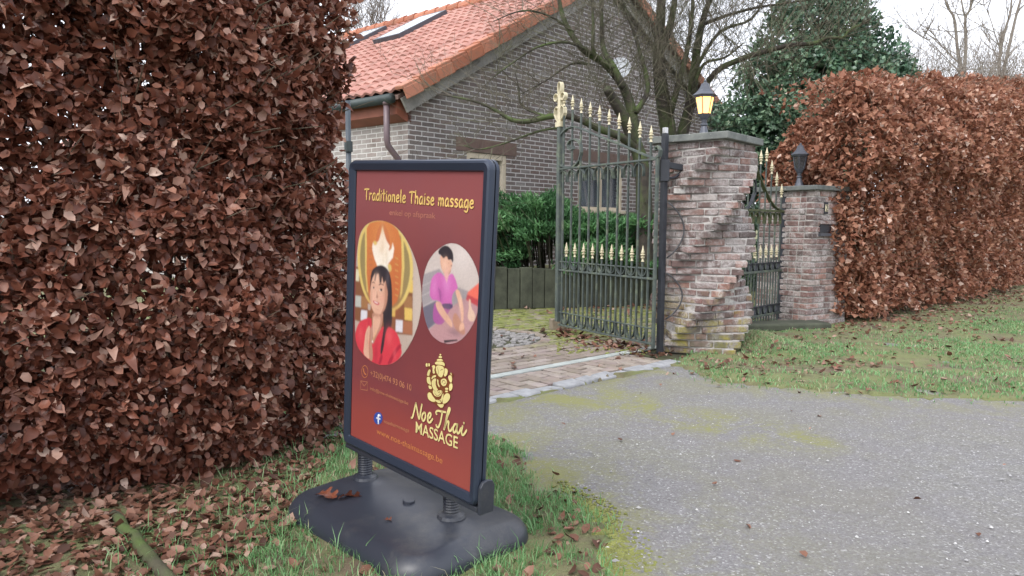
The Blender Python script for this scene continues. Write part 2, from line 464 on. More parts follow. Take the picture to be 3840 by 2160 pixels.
t = NT('soil_and_moss'); v = t.coord()
c = t.ramp(t.noise(9, 6, .7, v), [(.3,(.06,.045,.03)),(.55,(.16,.12,.08)),(.75,(.25,.20,.15))])
c = t.mix(t.ramp(t.noise(2.1, 6, .75, v), [(.36, 0.0), (.56, .8)]), c, (.17,.20,.075))
t.col(c); t.rough(.95); t.bump(t.noise(60, 6, .7, v), .8, .02); M['soil'] = t.m

t = NT('clay_paver'); v = t.coord()
c = t.ramp(t.attr(), [(0,(.22,.165,.16)),(.5,(.31,.235,.23)),(1,(.40,.33,.32))])
c = t.mix(t.ramp(t.noise(20, 5, .7, v), [(.35,.5),(.65,0.0)]), c, (.13,.11,.10))
mo = t.n('ShaderNodeAttribute'); mo.attribute_name = 'moss'
mn = t.ramp(t.noise(5, 6, .75, v), [(.34, 0.0), (.52, 1.0)])
c = t.mix(t.math('MULTIPLY', mn, mo.outputs['Fac']), c, t.ramp(t.noise(11, 4, .7, v), [(.3,(.09,.11,.035)),(.7,(.24,.26,.06))])); t.col(c); t.rough(.75); t.bump(t.noise(60, 5, .7, v), .4, .004); M['paver'] = t.m
t = NT('mossy_joint'); v = t.coord()
c = t.ramp(t.noise(6, 5, .7, v), [(.35,(.035,.028,.022)),(.6,(.06,.068,.025))]); t.col(c); t.rough(.95); M['joint'] = t.m
M['cobble'] = simple_mat('pale_granite_sett', (.27,.275,.285), .75, 0, .25, 14, .4)
M['cobble_dark'] = simple_mat('grey_sett', (.23,.22,.215), .75, 0, .3, 14, .4)
M['rail'] = simple_mat('pale_green_rail', (.40,.43,.41), .55, .1, .2, 7)
M['moss'] = simple_mat('bright_moss', (.17,.18,.05), .95, 0, .4, 25, .8)
t = NT('pebble'); t.col(t.ramp(t.attr(), [(0,(.13,.125,.125)),(.6,(.26,.255,.255)),(1,(.55,.54,.53))])); t.rough(.7); M['pebble'] = t.m
M['stick'] = bark_mat('mossy_stick', (.05,.045,.03), (.09,.085,.05), 1.0)

# ------------------------------------------------------------------ ground, road, verge
E_COB0, E_COB1 = gp(1815, 1512), gp(2505, 1366)
road_poly = [tuple(gp(*p)[:2]) for p in ((1600,1566),(1815,1527),(2505,1376),(2620,1408),(2760,1437),(3000,1462),(3200,1480),(3420,1492),(3840,1520))]
road_poly += [(14, 6.2), (40, 9.5), (40, -12), (-8, -12), (-2, 0.2)]
road_poly += [tuple(gp(*p)[:2]) for p in ((2400,2400),(2310,2160),(2255,2030),(2180,1900),(2080,1795),(1930,1690),(1800,1630),(1600,1610))]
DW_IN = [tuple(E_COB0[:2]), tuple(E_COB1[:2]), (1.66, 6.3), (2.0, 10.3), (-3.4, 10.3), (-3.6, 4.4)]
def sheet(name, x0, x1, y0, y1, step, zf, mat, extra=None):
    nx, ny = int((x1-x0)/step)+1, int((y1-y0)/step)+1
    X, Y = np.meshgrid(np.linspace(x0, x1, nx), np.linspace(y0, y1, ny))
    x, y = X.ravel(), Y.ravel(); z = zf(x, y)
    idx = np.arange(nx*ny).reshape(ny, nx)
    q = np.stack([idx[:-1,:-1], idx[:-1,1:], idx[1:,1:], idx[1:,:-1]], -1).reshape(-1,4)
    o = np_mesh(name, np.stack([x,y,z],-1), [q], np.zeros(len(x)), mat, smooth=True)
    if extra is not None:
        at = o.data.attributes.new('moss', 'FLOAT', 'POINT'); at.data.foreach_set('value', extra(x, y).astype(np.float32))
    return o
def edge_n(x, y):
    P = np.stack([x, y, 0*x], -1)
    return .07*vnoise(P, 3.1) + .045*vnoise(P, 13, 3) + .03*vnoise(P, 41, 6)
MOUND = gp(2830, 1300)
def ground_z(x, y):
    P = np.stack([x, y, 0*x], -1)
    n = edge_n(x, y)
    inr = inpoly(x + n, y + n*.7, road_poly) | inpoly(x, y, DW_IN)
    z = .012 + .016*vnoise(P, 3.1, 1) + .009*vnoise(P, 11, 2)
    z = z + .11*np.exp(-((x-MOUND.x)**2 + (y-MOUND.y)**2)/.10)
    return np.where(inr, -.05, z)
tag(sheet('ground', -7, 15, .2, 18, .06, ground_z, M['soil']), kind='structure')
g2 = MB(); g2.add([(-400,-400,-.06),(400,-400,-.06),(400,400,-.06),(-400,400,-.06)], [(0,1,2,3)])
tag(g2.build('terrain', M['soil']), kind='structure')
left_edge = [tuple(gp(*p)[:2]) for p in ((2310,2160),(2255,2030),(2180,1900),(2080,1795),(1930,1690),(1800,1630))]
top_edge = [tuple(gp(*p)[:2]) for p in ((1815,1545),(2505,1375),(2760,1440),(3200,1482),(3840,1520))]
moss_a = [tuple(gp(*p)[:2]) for p in ((2070,1480),(2250,1490),(2420,1540),(2700,1590),(2950,1640))]
def road_moss(x, y):
    d1 = segdist(x, y, left_edge); d2 = segdist(x, y, top_edge); d3 = segdist(x, y, moss_a)
    return np.clip(1.2*np.exp(-d1/.30) + .95*np.exp(-d2/.28) + 2.2*np.exp(-(d3/.20)**2) + .14, 0, 1.3)
tag(sheet('road', -3, 15, -1.5, 9.6, .08, lambda x, y: .006*vnoise(np.stack([x,y,0*x],-1), 1.3, 5) - np.where(inpoly(x, y, DW_IN), .06, 0), M['road'], road_moss), kind='structure')

# driveway: real pavers laid on a mossy bed
e = (E_COB1 - E_COB0); e.z = 0; e.normalize(); f = V((-e.y, e.x, 0))
dm = MB(); dmoss = []
bed = MB(); bed.add([V((p[0], p[1], -.012)) for p in DW_IN], [tuple(range(len(DW_IN)))]); tag(bed.build('driveway_bed', M['joint']), kind='structure')
RAIL0, RAIL1 = gp(1700, 1446), gp(2440, 1300)
rail_off = (gp(2100, 1368) - E_COB0).dot(f)
ring_c = gp(1800, 1268); ring_r = .58
cob = MB()
def dw_moss(p):
    d = (p - E_COB0).dot(f); a = (p - E_COB0).dot(e)
    m = .22 if d > .15 else .55
    m = max(m, min(1, max(0, (d - 1.05 - .33*(1.6-a))*1.6)))
    return m
for j in range(-2, 62):
    d = .145 + j*.105
    inner = d > rail_off
    if abs(d - rail_off) < .085 or not inner: continue
    for i in range(-30, 26):
        if inner: a = i*.21 + (.105 if j % 2 else 0); L, W = .194, .088
        else: a = i*.21 + (.07 if j % 2 else 0); L, W = .194, .088
        c = E_COB0 + e*a + f*d
        if d < .10 or not inpoly(np.array([c.x]), np.array([c.y]), DW_IN)[0]: continue
        if c.x < -2.6 or c.y > 9.9: continue
        rr = (c - ring_c); rr.z = 0
        if rr.length < ring_r + .12: continue
        z = random.gauss(-.022, .0025)
        h = V((c.x, c.y, z)); ang = math.atan2(e.y, e.x) + random.gauss(0, .02)
        R = Matrix.Rotation(ang, 3, 'Z') @ Matrix.Rotation(random.gauss(0,.012), 3, 'X')
        n0 = len(dm.v); dm.box(h, (L, W, .05), R, jit=.003); dmoss += [dw_moss(c)]*(len(dm.v)-n0)
ang0 = math.atan2(e.y, e.x) + math.pi/2
for i in range(-32, 20):                       # outer strip: pavers laid crosswise
    a = i*.105; d = .10 - (.10 if i % 2 else 0)
    while d < rail_off - .05:
        d0, d1 = max(d, .10), min(d + .205, rail_off - .045); d += .205
        if d1 - d0 < .04: continue
        c = E_COB0 + e*a + f*((d0+d1)/2)
        if not inpoly(np.array([c.x]), np.array([c.y]), DW_IN)[0]: continue
        n0 = len(dm.v); dm.box((c.x, c.y, random.gauss(-.022,.0025)), (d1-d0-.012, .091, .05), Matrix.Rotation(ang0 + random.gauss(0,.02), 3, 'Z'), jit=.003); dmoss += [dw_moss(c)]*(len(dm.v)-n0)
for k in range(26):
    a = 2*math.pi*k/26; c = ring_c + V((math.cos(a), math.sin(a), 0))*(ring_r + .06)
    n0 = len(dm.v); dm.box((c.x, c.y, -.022), (.2*.7, .1, .05), Matrix.Rotation(a + math.pi/2, 3, 'Z'), jit=.003); dmoss += [.3]*(len(dm.v)-n0)
o = dm.build('driveway', M['paver'], bevel=.006); at = o.data.attributes.new('moss', 'FLOAT', 'POINT'); at.data.foreach_set('value', dmoss)
tag(o, kind='structure')
cc = MB()
for k in range(330):
    r_ = ring_r*math.sqrt(random.random())*.98; a = random.random()*6.28
    cc.box(ring_c + V((r_*math.cos(a), r_*math.sin(a), -.023 + random.gauss(0,.003))), (.05, .045, .05), Matrix.Rotation(random.random()*3, 3, 'Z'), jit=.006)
tag(cc.build('cobble_circle', M['cobble_dark'], bevel=.006), kind='structure')
kb = MB(); a = -3.2
Lk = (E_COB1 - E_COB0).length
while a < Lk:
    w = random.uniform(.16, .24); c = E_COB0 + e*(a + w/2) + f*(.015 + random.gauss(0,.006))
    kb.box((c.x, c.y, -.02 + random.gauss(0,.004)), (w-.014, random.uniform(.12,.15), .07), Matrix.Rotation(math.atan2(e.y, e.x)+random.gauss(0,.05), 3, 'Z'), jit=.009); a += w
tag(kb.build('kerb', M['cobble'], bevel=.012), kind='structure')
rb = MB(); rr0 = E_COB0 + f*rail_off - e*2.6; rr1 = E_COB0 + f*rail_off + e*((gp(2440,1300)-E_COB0).dot(e) + .12)
for o_ in (0,): rb.bar(rr0 + V((0,0,.002)), rr1 + V((0,0,.002)), .085, .010, side=f)
gr = empty('gate_rail', rr1, 'pale flat steel gate track laid flush across the brick driveway', 'gate track')
rb.build('track', M['rail'], gr)
sl = MB(); sl.bar(rr0 + f*.05 + V((0,0,-.001)), rr1 + f*.05 + V((0,0,-.001)), .014, .008, side=f); sl.build('slot', M['gate_black'], gr)

# ------------------------------------------------------------------ house
P0 = V((.28, 11.6, 0)); HA, HB = math.radians(44), math.radians(-50)
U = V((math.sin(HA), math.cos(HA), 0)); W = V((math.sin(HB), math.cos(HB), 0)); UN = V((U.y, -U.x, 0))
def HP(s, t, z): return P0 + U*s + W*t + V((0,0,z))
def hs(px, py):
    p = onplane(px, py, P0, UN); return (p - P0).dot(U), p.z
S0 = hs(1530, 620)[0]
s1, z1 = hs(1478, 345); s2, z2 = hs(2080, 2); s3, z3 = hs(2445, 114); s4, z4 = hs(2718, 470)
mL = (z2-z1)/(s2-s1); mR = (z3-z4)/(s4-s3)
SA = (z3 + mR*s3 - z1 + mL*s1)/(mL+mR); ZA = z1 + mL*(SA-s1)
SE_L, ZE_L = s1, z1
ZE_R = 2.9; SE_R = SA + (ZA-ZE_R)/mR
house = empty('brick_house', HP(S0, 0, 0), 'brick house with orange tiled roof and wide gable behind the gate', 'house')
S1 = SE_R - (S0 - SE_L)
def gtop(s): return (ZE_L + mL*(s-SE_L) if s < SA else ZA - mR*(s-SA)) - .12
wL, _ = hs(2168, 700); wR, wB = hs(2332, 790); _, wT = hs(2250, 624)
dL, _ = hs(1750, 600); dR, dT = hs(1900, 584)
holes = [(dL, dR, 0.0, dT), (wL, wR, wB, wT)]
gw = MB()
br = sorted(set([S0, S1, SA, dL, dR, wL, wR]))
for a, b in zip(br[:-1], br[1:]):
    hz = [h for h in holes if h[0] <= a + 1e-4 and h[1] >= b - 1e-4]
    spans = [(0, None)] if not hz else [(0, hz[0][2]), (hz[0][3], None)]
    for lo, hi in spans:
        if hi is not None and hi - lo < .01: continue
        h1, h2 = (gtop(a), gtop(b)) if hi is None else (hi, hi)
        gw.add([HP(a,0,lo), HP(b,0,lo), HP(b,0,h2), HP(a,0,h1)], [(0,1,2,3)], uvs=[(a,lo),(b,lo),(b,h2),(a,h1)])
for h in holes:   # reveals
    for (a, z0), (b, z1_) in (((h[0],h[2]),(h[0],h[3])), ((h[0],h[3]),(h[1],h[3])), ((h[1],h[3]),(h[1],h[2])), ((h[1],h[2]),(h[0],h[2]))):
        gw.add([HP(a,0,z0), HP(b,0,z1_), HP(b,.14,z1_), HP(a,.14,z0)], [(0,1,2,3)], uvs=[(a,z0),(b,z1_),(b+.14,z1_),(a+.14,z0)])
gw.build('gable_wall', M['gable'], house)
LW = 13.0
sw = MB(); zt = ZE_L - .12
sw.add([HP(S0,0,0), HP(S0,LW,0), HP(S0,LW,zt), HP(S0,0,zt)], [(3,2,1,0)], uvs=[(0,0),(LW,0),(LW,zt),(0,zt)])
sw.build('side_wall', M['sidewall'], house)
ow = MB()
ow.add([HP(S1,0,0), HP(S1,LW,0), HP(S1,LW,ZE_R-.1), HP(S1,0,ZE_R-.1)], [(0,1,2,3)], uvs=[(0,0),(LW,0),(LW,2.8),(0,2.8)])
ow.add([HP(S0,LW,0), HP(S1,LW,0), HP(S1,LW,ZE_R-.1), HP(SA,LW,ZA-.12), HP(S0,LW,zt)], [(0,1,2,3,4)], uvs=[(0,0),(8,0),(8,3),(4,5.4),(0,3)])
ow.build('rear_wall', M['gable'], house)

def tiles(se, ze, sa, za, name, mat):
    """pantiles: rows up the slope, waves along t, each row lapping the one below"""
    ds, dz = sa - se, za - ze; L = math.hypot(ds, dz); us, uz = ds/L, dz/L
    nrm = V((0,0,1))*abs(us) + (U * (-uz if ds > 0 else uz)); nrm.normalize()
    row, colw = .27, .20; nr = int(L/row)+1; nc = int((LW+.3)/colw)
    prof = [(0,.0),(.2,.022),(.42,.034),(.62,.022),(.82,.002)]
    vs, rn, fs = [], [], []
    for r in range(nr):
        a0, a1 = r*row, min((r+1)*row + .02, L)
        if a1 - a0 < .05: continue
        base = len(vs); m = 0
        for c in range(nc):
            cr = random.random(); jit = random.gauss(0, .002)
            for q, h in prof:
                tt = -.12 + (c + q)*colw
                for k, (aa, lift) in enumerate(((a0, -.004), (a0, .030), (a1, .006))):
                    p = HP(se + us*aa, tt, ze + uz*aa) + nrm*(h + lift + jit)
                    vs.append(p); rn.append(cr)
                m += 1
        for i in range(m-1):
            for k in range(2):
                fs.append((base+3*i+k, base+3*i+3+k, base+3*i+4+k, base+3*i+1+k))
    me = MB(); me.v = [tuple(p) for p in vs]; me.r = rn; me.f = fs; me.mi = []
    return me.build(name, mat, house)
roofL = tiles(SE_L, ZE_L, SA, ZA, 'roof', M['tile'])
roofR = tiles(SE_R, ZE_R, SA, ZA, 'roof', M['tile'])
# under-roof deck so nothing shows through
dk = MB()
dk.prism([HP(SE_L,-.08,ZE_L-.05), HP(SA,-.08,ZA-.05), HP(SE_R,-.08,ZE_R-.05), HP(SE_R,-.08,ZE_R-.10), HP(SA,-.08,ZA-.10), HP(SE_L,-.08,ZE_L-.10)], W*(LW+.1))
dk.build('roof_deck', M['brownwood'], house)
rt = MB(); k = 0; tt = -.12
while tt < LW:
    c0, c1 = HP(SA, tt, ZA + .035), HP(SA, tt+.36, ZA + .02); rd = random.random()
    rt.tube([c0, c1], [.125, .108], 12, rd); tt += .33
rt.build('ridge_tiles', M['verge'], house)
def verge(se, ze, sa, za, flip):
    vb = MB(); ds, dz = sa-se, za-ze; L = math.hypot(ds, dz); a = -.05
    d = (U*ds + V((0,0,dz))).normalized(); nr = V((0,0,1)) - d*d.z; nr.normalize()
    while a < L:
        l = min(.33, L-a+.1); c = HP(se, -.17, ze) + d*(a + l/2) + nr*.02
        rd = random.random()
        R = Matrix((d, -UN if False else (W - d*W.dot(d)).normalized(), nr)).transposed()
        vb.box(c + nr*(.016 + .012) , (l-.012, .16, .05), R @ Matrix.Rotation(.05, 3, 'Y'), rd)
        vb.box(c - (W*.07) - nr*.06, (l-.012, .028, .15), R @ Matrix.Rotation(.05, 3, 'Y'), rd)
        a += .32
    vb.build('verge_tiles', M['verge'], house, bevel=.01)
    bb = MB(); c0 = HP(se, -.10, ze) - nr*.19 - d*.02; c1 = HP(sa, -.10, za) - nr*.19
    bb.bar(c0, c1, .2, .03, side=nr); bb.build('barge_board', M['barge'], house)
verge(SE_L, ZE_L, SA, ZA, 0); verge(SE_R, ZE_R, SA, ZA, 1)
# box eave, gutter, downpipe
fb = MB()
zf = ZE_L - .12
fb.prism([HP(SE_L+.04,.0,zf+.05), HP(S0+.06,.0,zf+.19), HP(S0+.06,.0,zf-.24), HP(S0-.02,.0,zf-.24), HP(SE_L+.04,.0,zf-.16)], W*LW)
fb.build('eave_box', M['fascia'], house)
gt = MB(); gt.tube([HP(SE_L-.06, -.03, ZE_L-.09), HP(SE_L-.06, LW, ZE_L-.09)], .065, 12); gt.build('gutter', M['gutter'], house, smooth=True)
dpb = MB(); pt = .08
pts = [HP(SE_L-.06, pt, ZE_L-.12), HP(SE_L-.06, pt, ZE_L-.62), HP(SE_L-.04, pt, ZE_L-.70), HP(S0-.12, pt-.02, ZE_L-.86), HP(S0-.07, pt-.02, ZE_L-.95), HP(S0-.07, pt-.02, 0)]
dpb.tube(pts, .042, 12); dpb.tube([pts[0]+V((0,0,.02)), pts[0]-V((0,0,.05))], .052, 12); dpb.tube([HP(S0-.07,pt-.02,1.75), HP(S0-.07,pt-.02,1.77)], .048, 12)
dpb.build('downpipe', M['pipe'], house, smooth=True)
# lintels
def hbox(name, a, b, z0, z1, t0, t1, mat, par=None, bevel=.004):
    m = MB(); m.prism([HP(a,t0,z0), HP(b,t0,z0), HP(b,t0,z1), HP(a,t0,z1)], W*(t1-t0)); return m.build(name, mat, par or house, bevel=bevel)
la, lz1 = hs(1710, 520); lb, _ = hs(1937, 545); hbox('door_lintel', la, lb, dT+.003, dT+.20, -.006, .05, M['brownwood'])
la, _ = hs(2150, 590); lb, _ = hs(2405, 600); hbox('window_lintel', la, lb, wT+.065, wT+.25, -.006, .05, M['brownwood'])
dr = hbox('door', dL+.06, dR-.075, .05, dT-.07, .10, .13, M['glass'])
m = MB()
for a, b, z0, z1_ in ((dL, dL+.08, 0, dT), (dR-.085, dR, 0, dT), (dL+.08, dR-.085, dT-.085, dT), (dL+.08, dR-.085, 0, .12)):
    m.prism([HP(a,.012,z0), HP(b,.012,z0), HP(b,.012,z1_), HP(a,.012,z1_)], W*.06)
m.build('door_frame', M['cream'], dr, bevel=.004)
wd = hbox('window', wL, wR, wB, wT, .125, .135, M['glass'])
m = MB(); wm = wL + (wR-wL)*.50
for a, b, z0, z1_ in ((wL, wL+.035, wB, wT), (wR-.06, wR, wB, wT), (wL+.035, wR-.06, wT-.035, wT), (wL+.035, wR-.06, wB, wB+.05), (wm-.0, wm+.045, wB+.05, wT-.035)):
    m.prism([HP(a,.012,z0), HP(b,.012,z0), HP(b,.012,z1_), HP(a,.012,z1_)], W*.06)
m.build('window_frame', M['cream'], wd, bevel=.004)
m = MB(); m.bar(HP(wm-.05, .0, wB+.07), HP(wm-.17, -.05, wT-.06), .04, .04); m.build('tilted_sash', M['cream'], wd, bevel=.004)
m = MB(); nf = 16
vs = [HP(wm+.05+(wR-.30-wm)*i/nf*1.0, .15 + .012*(i % 2), z) for i in range(nf+1) for z in (wB+.06, wT-.05)]
m.add(vs, [(2*i, 2*i+2, 2*i+3, 2*i+1) for i in range(nf)]); m.build('curtain_and_pane_tone', M['curtain_and_pane_tone'], wd)
m = MB(); m.add([HP(wL-.02,.22,wB), HP(wR+.02,.22,wB), HP(wR+.02,.22,wT), HP(wL-.02,.22,wT)], [(0,1,2,3)]); m.build('curtain_and_pane_tone', M['darkroom'], wd)  # flat dark sheet stands in for the unlit room behind the glass
vs = [HP(wL+.05+(wm-wL-.02)*i/nf*1.0, .17 + .012*(i % 2), z) for i in range(nf+1) for z in (wB+.06, wT-.05)]
m = MB(); m.add(vs, [(2*i, 2*i+2, 2*i+3, 2*i+1) for i in range(nf)]); m.build('curtain_and_pane_tone', M['dish'], wd)  # pale sheet behind the left pane, imitating its sky reflection
hbox('window_sill', wL-.05, wR+.05, wB-.06, wB-.002, -.05, .10, M['cream'], wd)
hbox('shutter_box', wL, wR, wT+.003, wT+.05, .02, .05, M['darkroom'], wd)
# skylights
def roofpt(px, py):
    d = (U*(SA-SE_L) + V((0,0,ZA-ZE_L))).normalized(); n = d.cross(W).normalized(); Pn = HP(SE_L,0,ZE_L)
    p = onplane(px, py, Pn, n); q = p - Pn
    c = U.dot(W); A = np.array([[1,c],[c,1]]); ab = np.linalg.solve(A, [q.dot(U), q.dot(W)]); return ab
def skylight(pa, pb):
    (a0,t0), (a1,t1) = pa, pb
    sl_ = (ZA-ZE_L)/(SA-SE_L)
    d = (U + V((0,0,sl_))).normalized(); nr = d.cross(W); nr = nr if nr.z > 0 else -nr; nr.normalize()
    def Q(a, t, h): return HP(SE_L+a, t, ZE_L + sl_*a) + nr*h
    fr = MB(); wv = .07
    for (x0,y0,x1,y1) in ((a0,t0,a1,t0+wv),(a0,t1-wv,a1,t1),(a0,t0+wv,a0+wv,t1-wv),(a1-wv,t0+wv,a1,t1-wv)):
        fr.prism([Q(x0,y0,.0), Q(x1,y0,.0), Q(x1,y1,.0), Q(x0,y1,.0)], nr*.12)
    o = fr.build('skylight', M['lantern'], house, bevel=.006)
    g = MB(); g.prism([Q(a0+wv,t0+wv,.11), Q(a1-wv,t0+wv,.11), Q(a1-wv,t1-wv,.11), Q(a0+wv,t1-wv,.11)], nr*.008)
    g.build('pane', M['skyglass'], o)
pa = roofpt(1500, 143); pb = roofpt(1655, 60); pc = roofpt(1436, 168)
skylight((3.02, 3.50), (4.22, 4.28))
skylight((3.02, 5.35), (4.22, 6.13))
# satellite dish on the gable
ds_, dz_ = hs(2262, 270)
dsh = empty('satellite_dish', HP(ds_, 0, dz_), 'pale round satellite dish on the gable wall behind the tree branches', 'satellite dish')
ax = (V((-.3,-.9,.35))).to_track_quat('Z', 'Y').to_matrix()
m = MB(); c = HP(ds_, 0, dz_) - W*.32
m.lathe(c, [(.001,0),(.09,.006),(.17,.024),(.21,.04),(.213,.044),(.205,.044),(.16,.03),(.08,.012),(.001,.005)], 24, axis=ax); m.build('reflector', M['dish'], dsh, smooth=True)
m = MB(); m.tube([HP(ds_,0,dz_-.15), c], .018, 8); m.tube([c - V((0,0,.19)), c + ax @ V((0,-.05,.3))], .009, 6); m.box(c + ax @ V((0,-.05,.31)), (.06,.06,.09)); m.build('arm', M['dish'], dsh)

# ------------------------------------------------------------------ palisade bed and juniper
pA, pB = gp(1560, 1168), gp(2560, 1142)
pal = empty('palisade', pA, 'low edging of upright mossy concrete posts holding the shrub bed', 'palisade')
n = int((pB-pA).length/.17); pd_ = (pB-pA).normalized()
for k in range(n):
    c = pA + pd_*(.17*k + .085); h = .54 + random.gauss(0, .012) - .05*(k < 5)
    m = MB(); m.box(c + V((0,0,h/2)), (.163, .10, h), Matrix.Rotation(math.atan2(pd_.y,pd_.x)+random.gauss(0,.02),3,'Z'), jit=.004); m.build('palisade_post', M['palisade'], pal, bevel=.012)
bedm = MB(); bp = [pA + V((-.05,.09,0)), pB + V((0,.09,0)), V((3.2, 12.5, 0)), HP(1.5,-.06,0), HP(S0,-.06,0) + V((.3,0,0))]
bedm.prism([V((p.x, p.y, -.04)) for p in bp], (0,0,.50)); tag(bedm.build('raised_bed', M['soil']), kind='structure')
jb = (pA + pB)/2 + V((0,.55,.45))
jun = empty('juniper_shrub', jb, 'dense green juniper shrub spreading over the concrete palisade', 'shrub')
cl, P_, D_, S_ = [], [], [], []
jr = MB()
for k in range(360):
    px = random.uniform(1690, 2470); 
    top = 735 + 22*math.sin(px*.017) + 75*max(0, min(1, (px-2040)/110)) + max(0,(px-2330))*.3
    py = random.uniform(top, 1010)
    if 1960 < px < 2100 and py > 900: continue
    if 1700 < px < 2060 and py > 960: pass
    Y = 9.3 + random.random()*1.1 + (1010-py)/900*.6
    c = dp(px, py, Y); root = V((c.x*.75 + jb.x*.25, c.y + .25, max(.45, c.z - .55)))
    d = (c - root).normalized() + V((random.gauss(0,.5), -.35 + random.gauss(0,.3), .15)); d.normalize()
    jr.tube([root, (root+c)/2 + V((0,0,.05)), c], [.014,.01,.005], 5)
    m_ = 150
    lt = rng.random((m_,1)); sp = rng.normal(0, 1, (m_,3))*np.array([.085,.07,.035])
    L_ = .26
    pp_ = np.array(c)[None] + np.array(d)[None]*(lt-.4)*L_*np.array([1,1,.5]) + sp*(1-.4*lt)
    dd = np.array(d)[None]*1.0 + rng.normal(0,.5,(m_,3)) + np.array([0,0,.12])
    P_.append(pp_); D_.append(dd); S_.append(np.full(m_, random.random()))
P_ = np.concatenate(P_); D_ = np.concatenate(D_); cr = np.concatenate(S_)
leaf_cloud('foliage', P_, D_, rng.normal(0,1,P_.shape)+np.array([0,-.5,1.0]), rng.uniform(.05,.10,len(P_)), .35, M['juniper'], jun, simple=True, rnd=np.clip(.65*cr + .35*rng.random(len(P_)),0,1))
jr.build('branches', M['bark'], jun)

# ------------------------------------------------------------------ brick pillars
def pillar(root, c, size, ztop, courses, ang_top, deg_per, mat, name_b, jx=.006):
    b = MB(); core = MB(); hc = ztop/courses
    for k in range(courses):
        z0 = ztop - (k+1)*hc; a = math.radians(ang_top - deg_per*k)
        R = Matrix.Rotation(a, 3, 'Z'); s = size; cc_ = V((c.x, c.y, z0 + hc/2))
        core.box(cc_, (s-(.024 if deg_per > 1 else .018), s-(.024 if deg_per > 1 else .018), hc), R, .5)
        for side in range(4):
            Rs = R @ Matrix.Rotation(side*math.pi/2, 3, 'Z'); x = -s/2
            pat = [.21,.21,.1,.21,.21] if (k + side) % 2 else [.1,.21,.21,.21,.1]
            random.shuffle(pat) if random.random() < .3 else None
            i = 0
            xe = s/2 - .10
            while x < xe - .02:
                L = min(pat[i % len(pat)], xe - x); 
                if xe - x - L < .05: L = xe - x
                i += 1
                b.box(cc_ + Rs @ V((x + L/2, -s/2 + .05 + random.gauss(0,jx*.5), -.003)), (L-.011, .1, hc-.013), Rs @ Matrix.Rotation(random.gauss(0,.012),3,'Y') @ Matrix.Rotation(random.gauss(0,.012),3,'Z'), jit=jx*.45)
                x += L
    core.build('mortar', M['mortar'], root)
    return b.build(name_b, mat, root, bevel=.006, seg=2)
PC = V((1.70, 6.44, 0))
pil = empty('gate_pillar', PC, 'tall spirally twisted red brick gate pillar under the lit lantern', 'pillar')
ANG1 = 49.0
pillar(pil, PC, .645, 1.815, 29, ANG1, 8.9, M['pbrick'], 'brickwork', .011)
m = MB(); m.box((PC.x, PC.y, 1.815 + .03), (.745, .745, .058), Matrix.Rotation(math.radians(ANG1), 3, 'Z'), jit=.002); m.build('stone_cap', M['cap'], pil, bevel=.006)
C2 = gp(3036, 1228); r2 = V((.81,.58,0)).normalized(); l2 = V((-.58,.81,0)).normalized(); PC2 = C2 + (r2 + l2)*.35; PC2.z = 0
pil2 = empty('gate_pillar', PC2, 'lower straight brick pillar with letter slot beside the hedge', 'pillar')
A2 = math.degrees(math.atan2(r2.y, r2.x))
pillar(pil2, PC2, .70, 1.50, 23, A2, .25, M['pbrick2'], 'brickwork', .004)
m = MB(); m.box((PC2.x, PC2.y, 1.50 + .027), (.79, .79, .052), Matrix.Rotation(math.radians(A2), 3, 'Z'), jit=.002); m.build('stone_cap', M['cap'], pil2, bevel=.008)
def p2pt(u, z, out=0.0): return C2 + r2*u + V((0,0,z)) - l2*out       # on the face that looks at the road
ls = MB(); ls.prism([p2pt(.12,1.04,.004), p2pt(.42,1.04,.004), p2pt(.42,1.13,.004), p2pt(.12,1.13,.004)], l2*.06)
o = ls.build('letter_slot', M['gate_black'], pil2)
ls = MB(); ls.bar(p2pt(.10,1.152,-.01), p2pt(.46,1.152,-.01), .06, .035, side=l2); ls.build('slot_lintel', M['pbrick'], o)
ls = MB(); ls.bar(p2pt(.10,1.018,-.01), p2pt(.46,1.018,-.01), .06, .03, side=l2); ls.build('slot_sill', M['lantern'], o)
ls = MB(); ls.prism([p2pt(.17,1.2450,.004), p2pt(.235,1.2450,.004), p2pt(.235,1.3750,.004), p2pt(.17,1.3750,.004)], -l2*.012)
npn = ls.build('number_plate', M['gate_black'], pil2, bevel=.002)
ls = MB(); ls.prism([p2pt(.173,1.2730,.0165), p2pt(.232,1.2730,.0165), p2pt(.232,1.3470,.0165), p2pt(.173,1.3470,.0165)], -l2*.002); ls.build('number_panel', M['gold'], npn)
nb = MB()
nb.band([p2pt(.188,1.3330,.0205), p2pt(.203,1.3410,.0205), p2pt(.217,1.3310,.0205), p2pt(.213,1.3130,.0205), p2pt(.189,1.2820,.0205), p2pt(.22,1.2820,.0205)], l2, .003, .009); nb.build('number', M['gate_black'], npn)

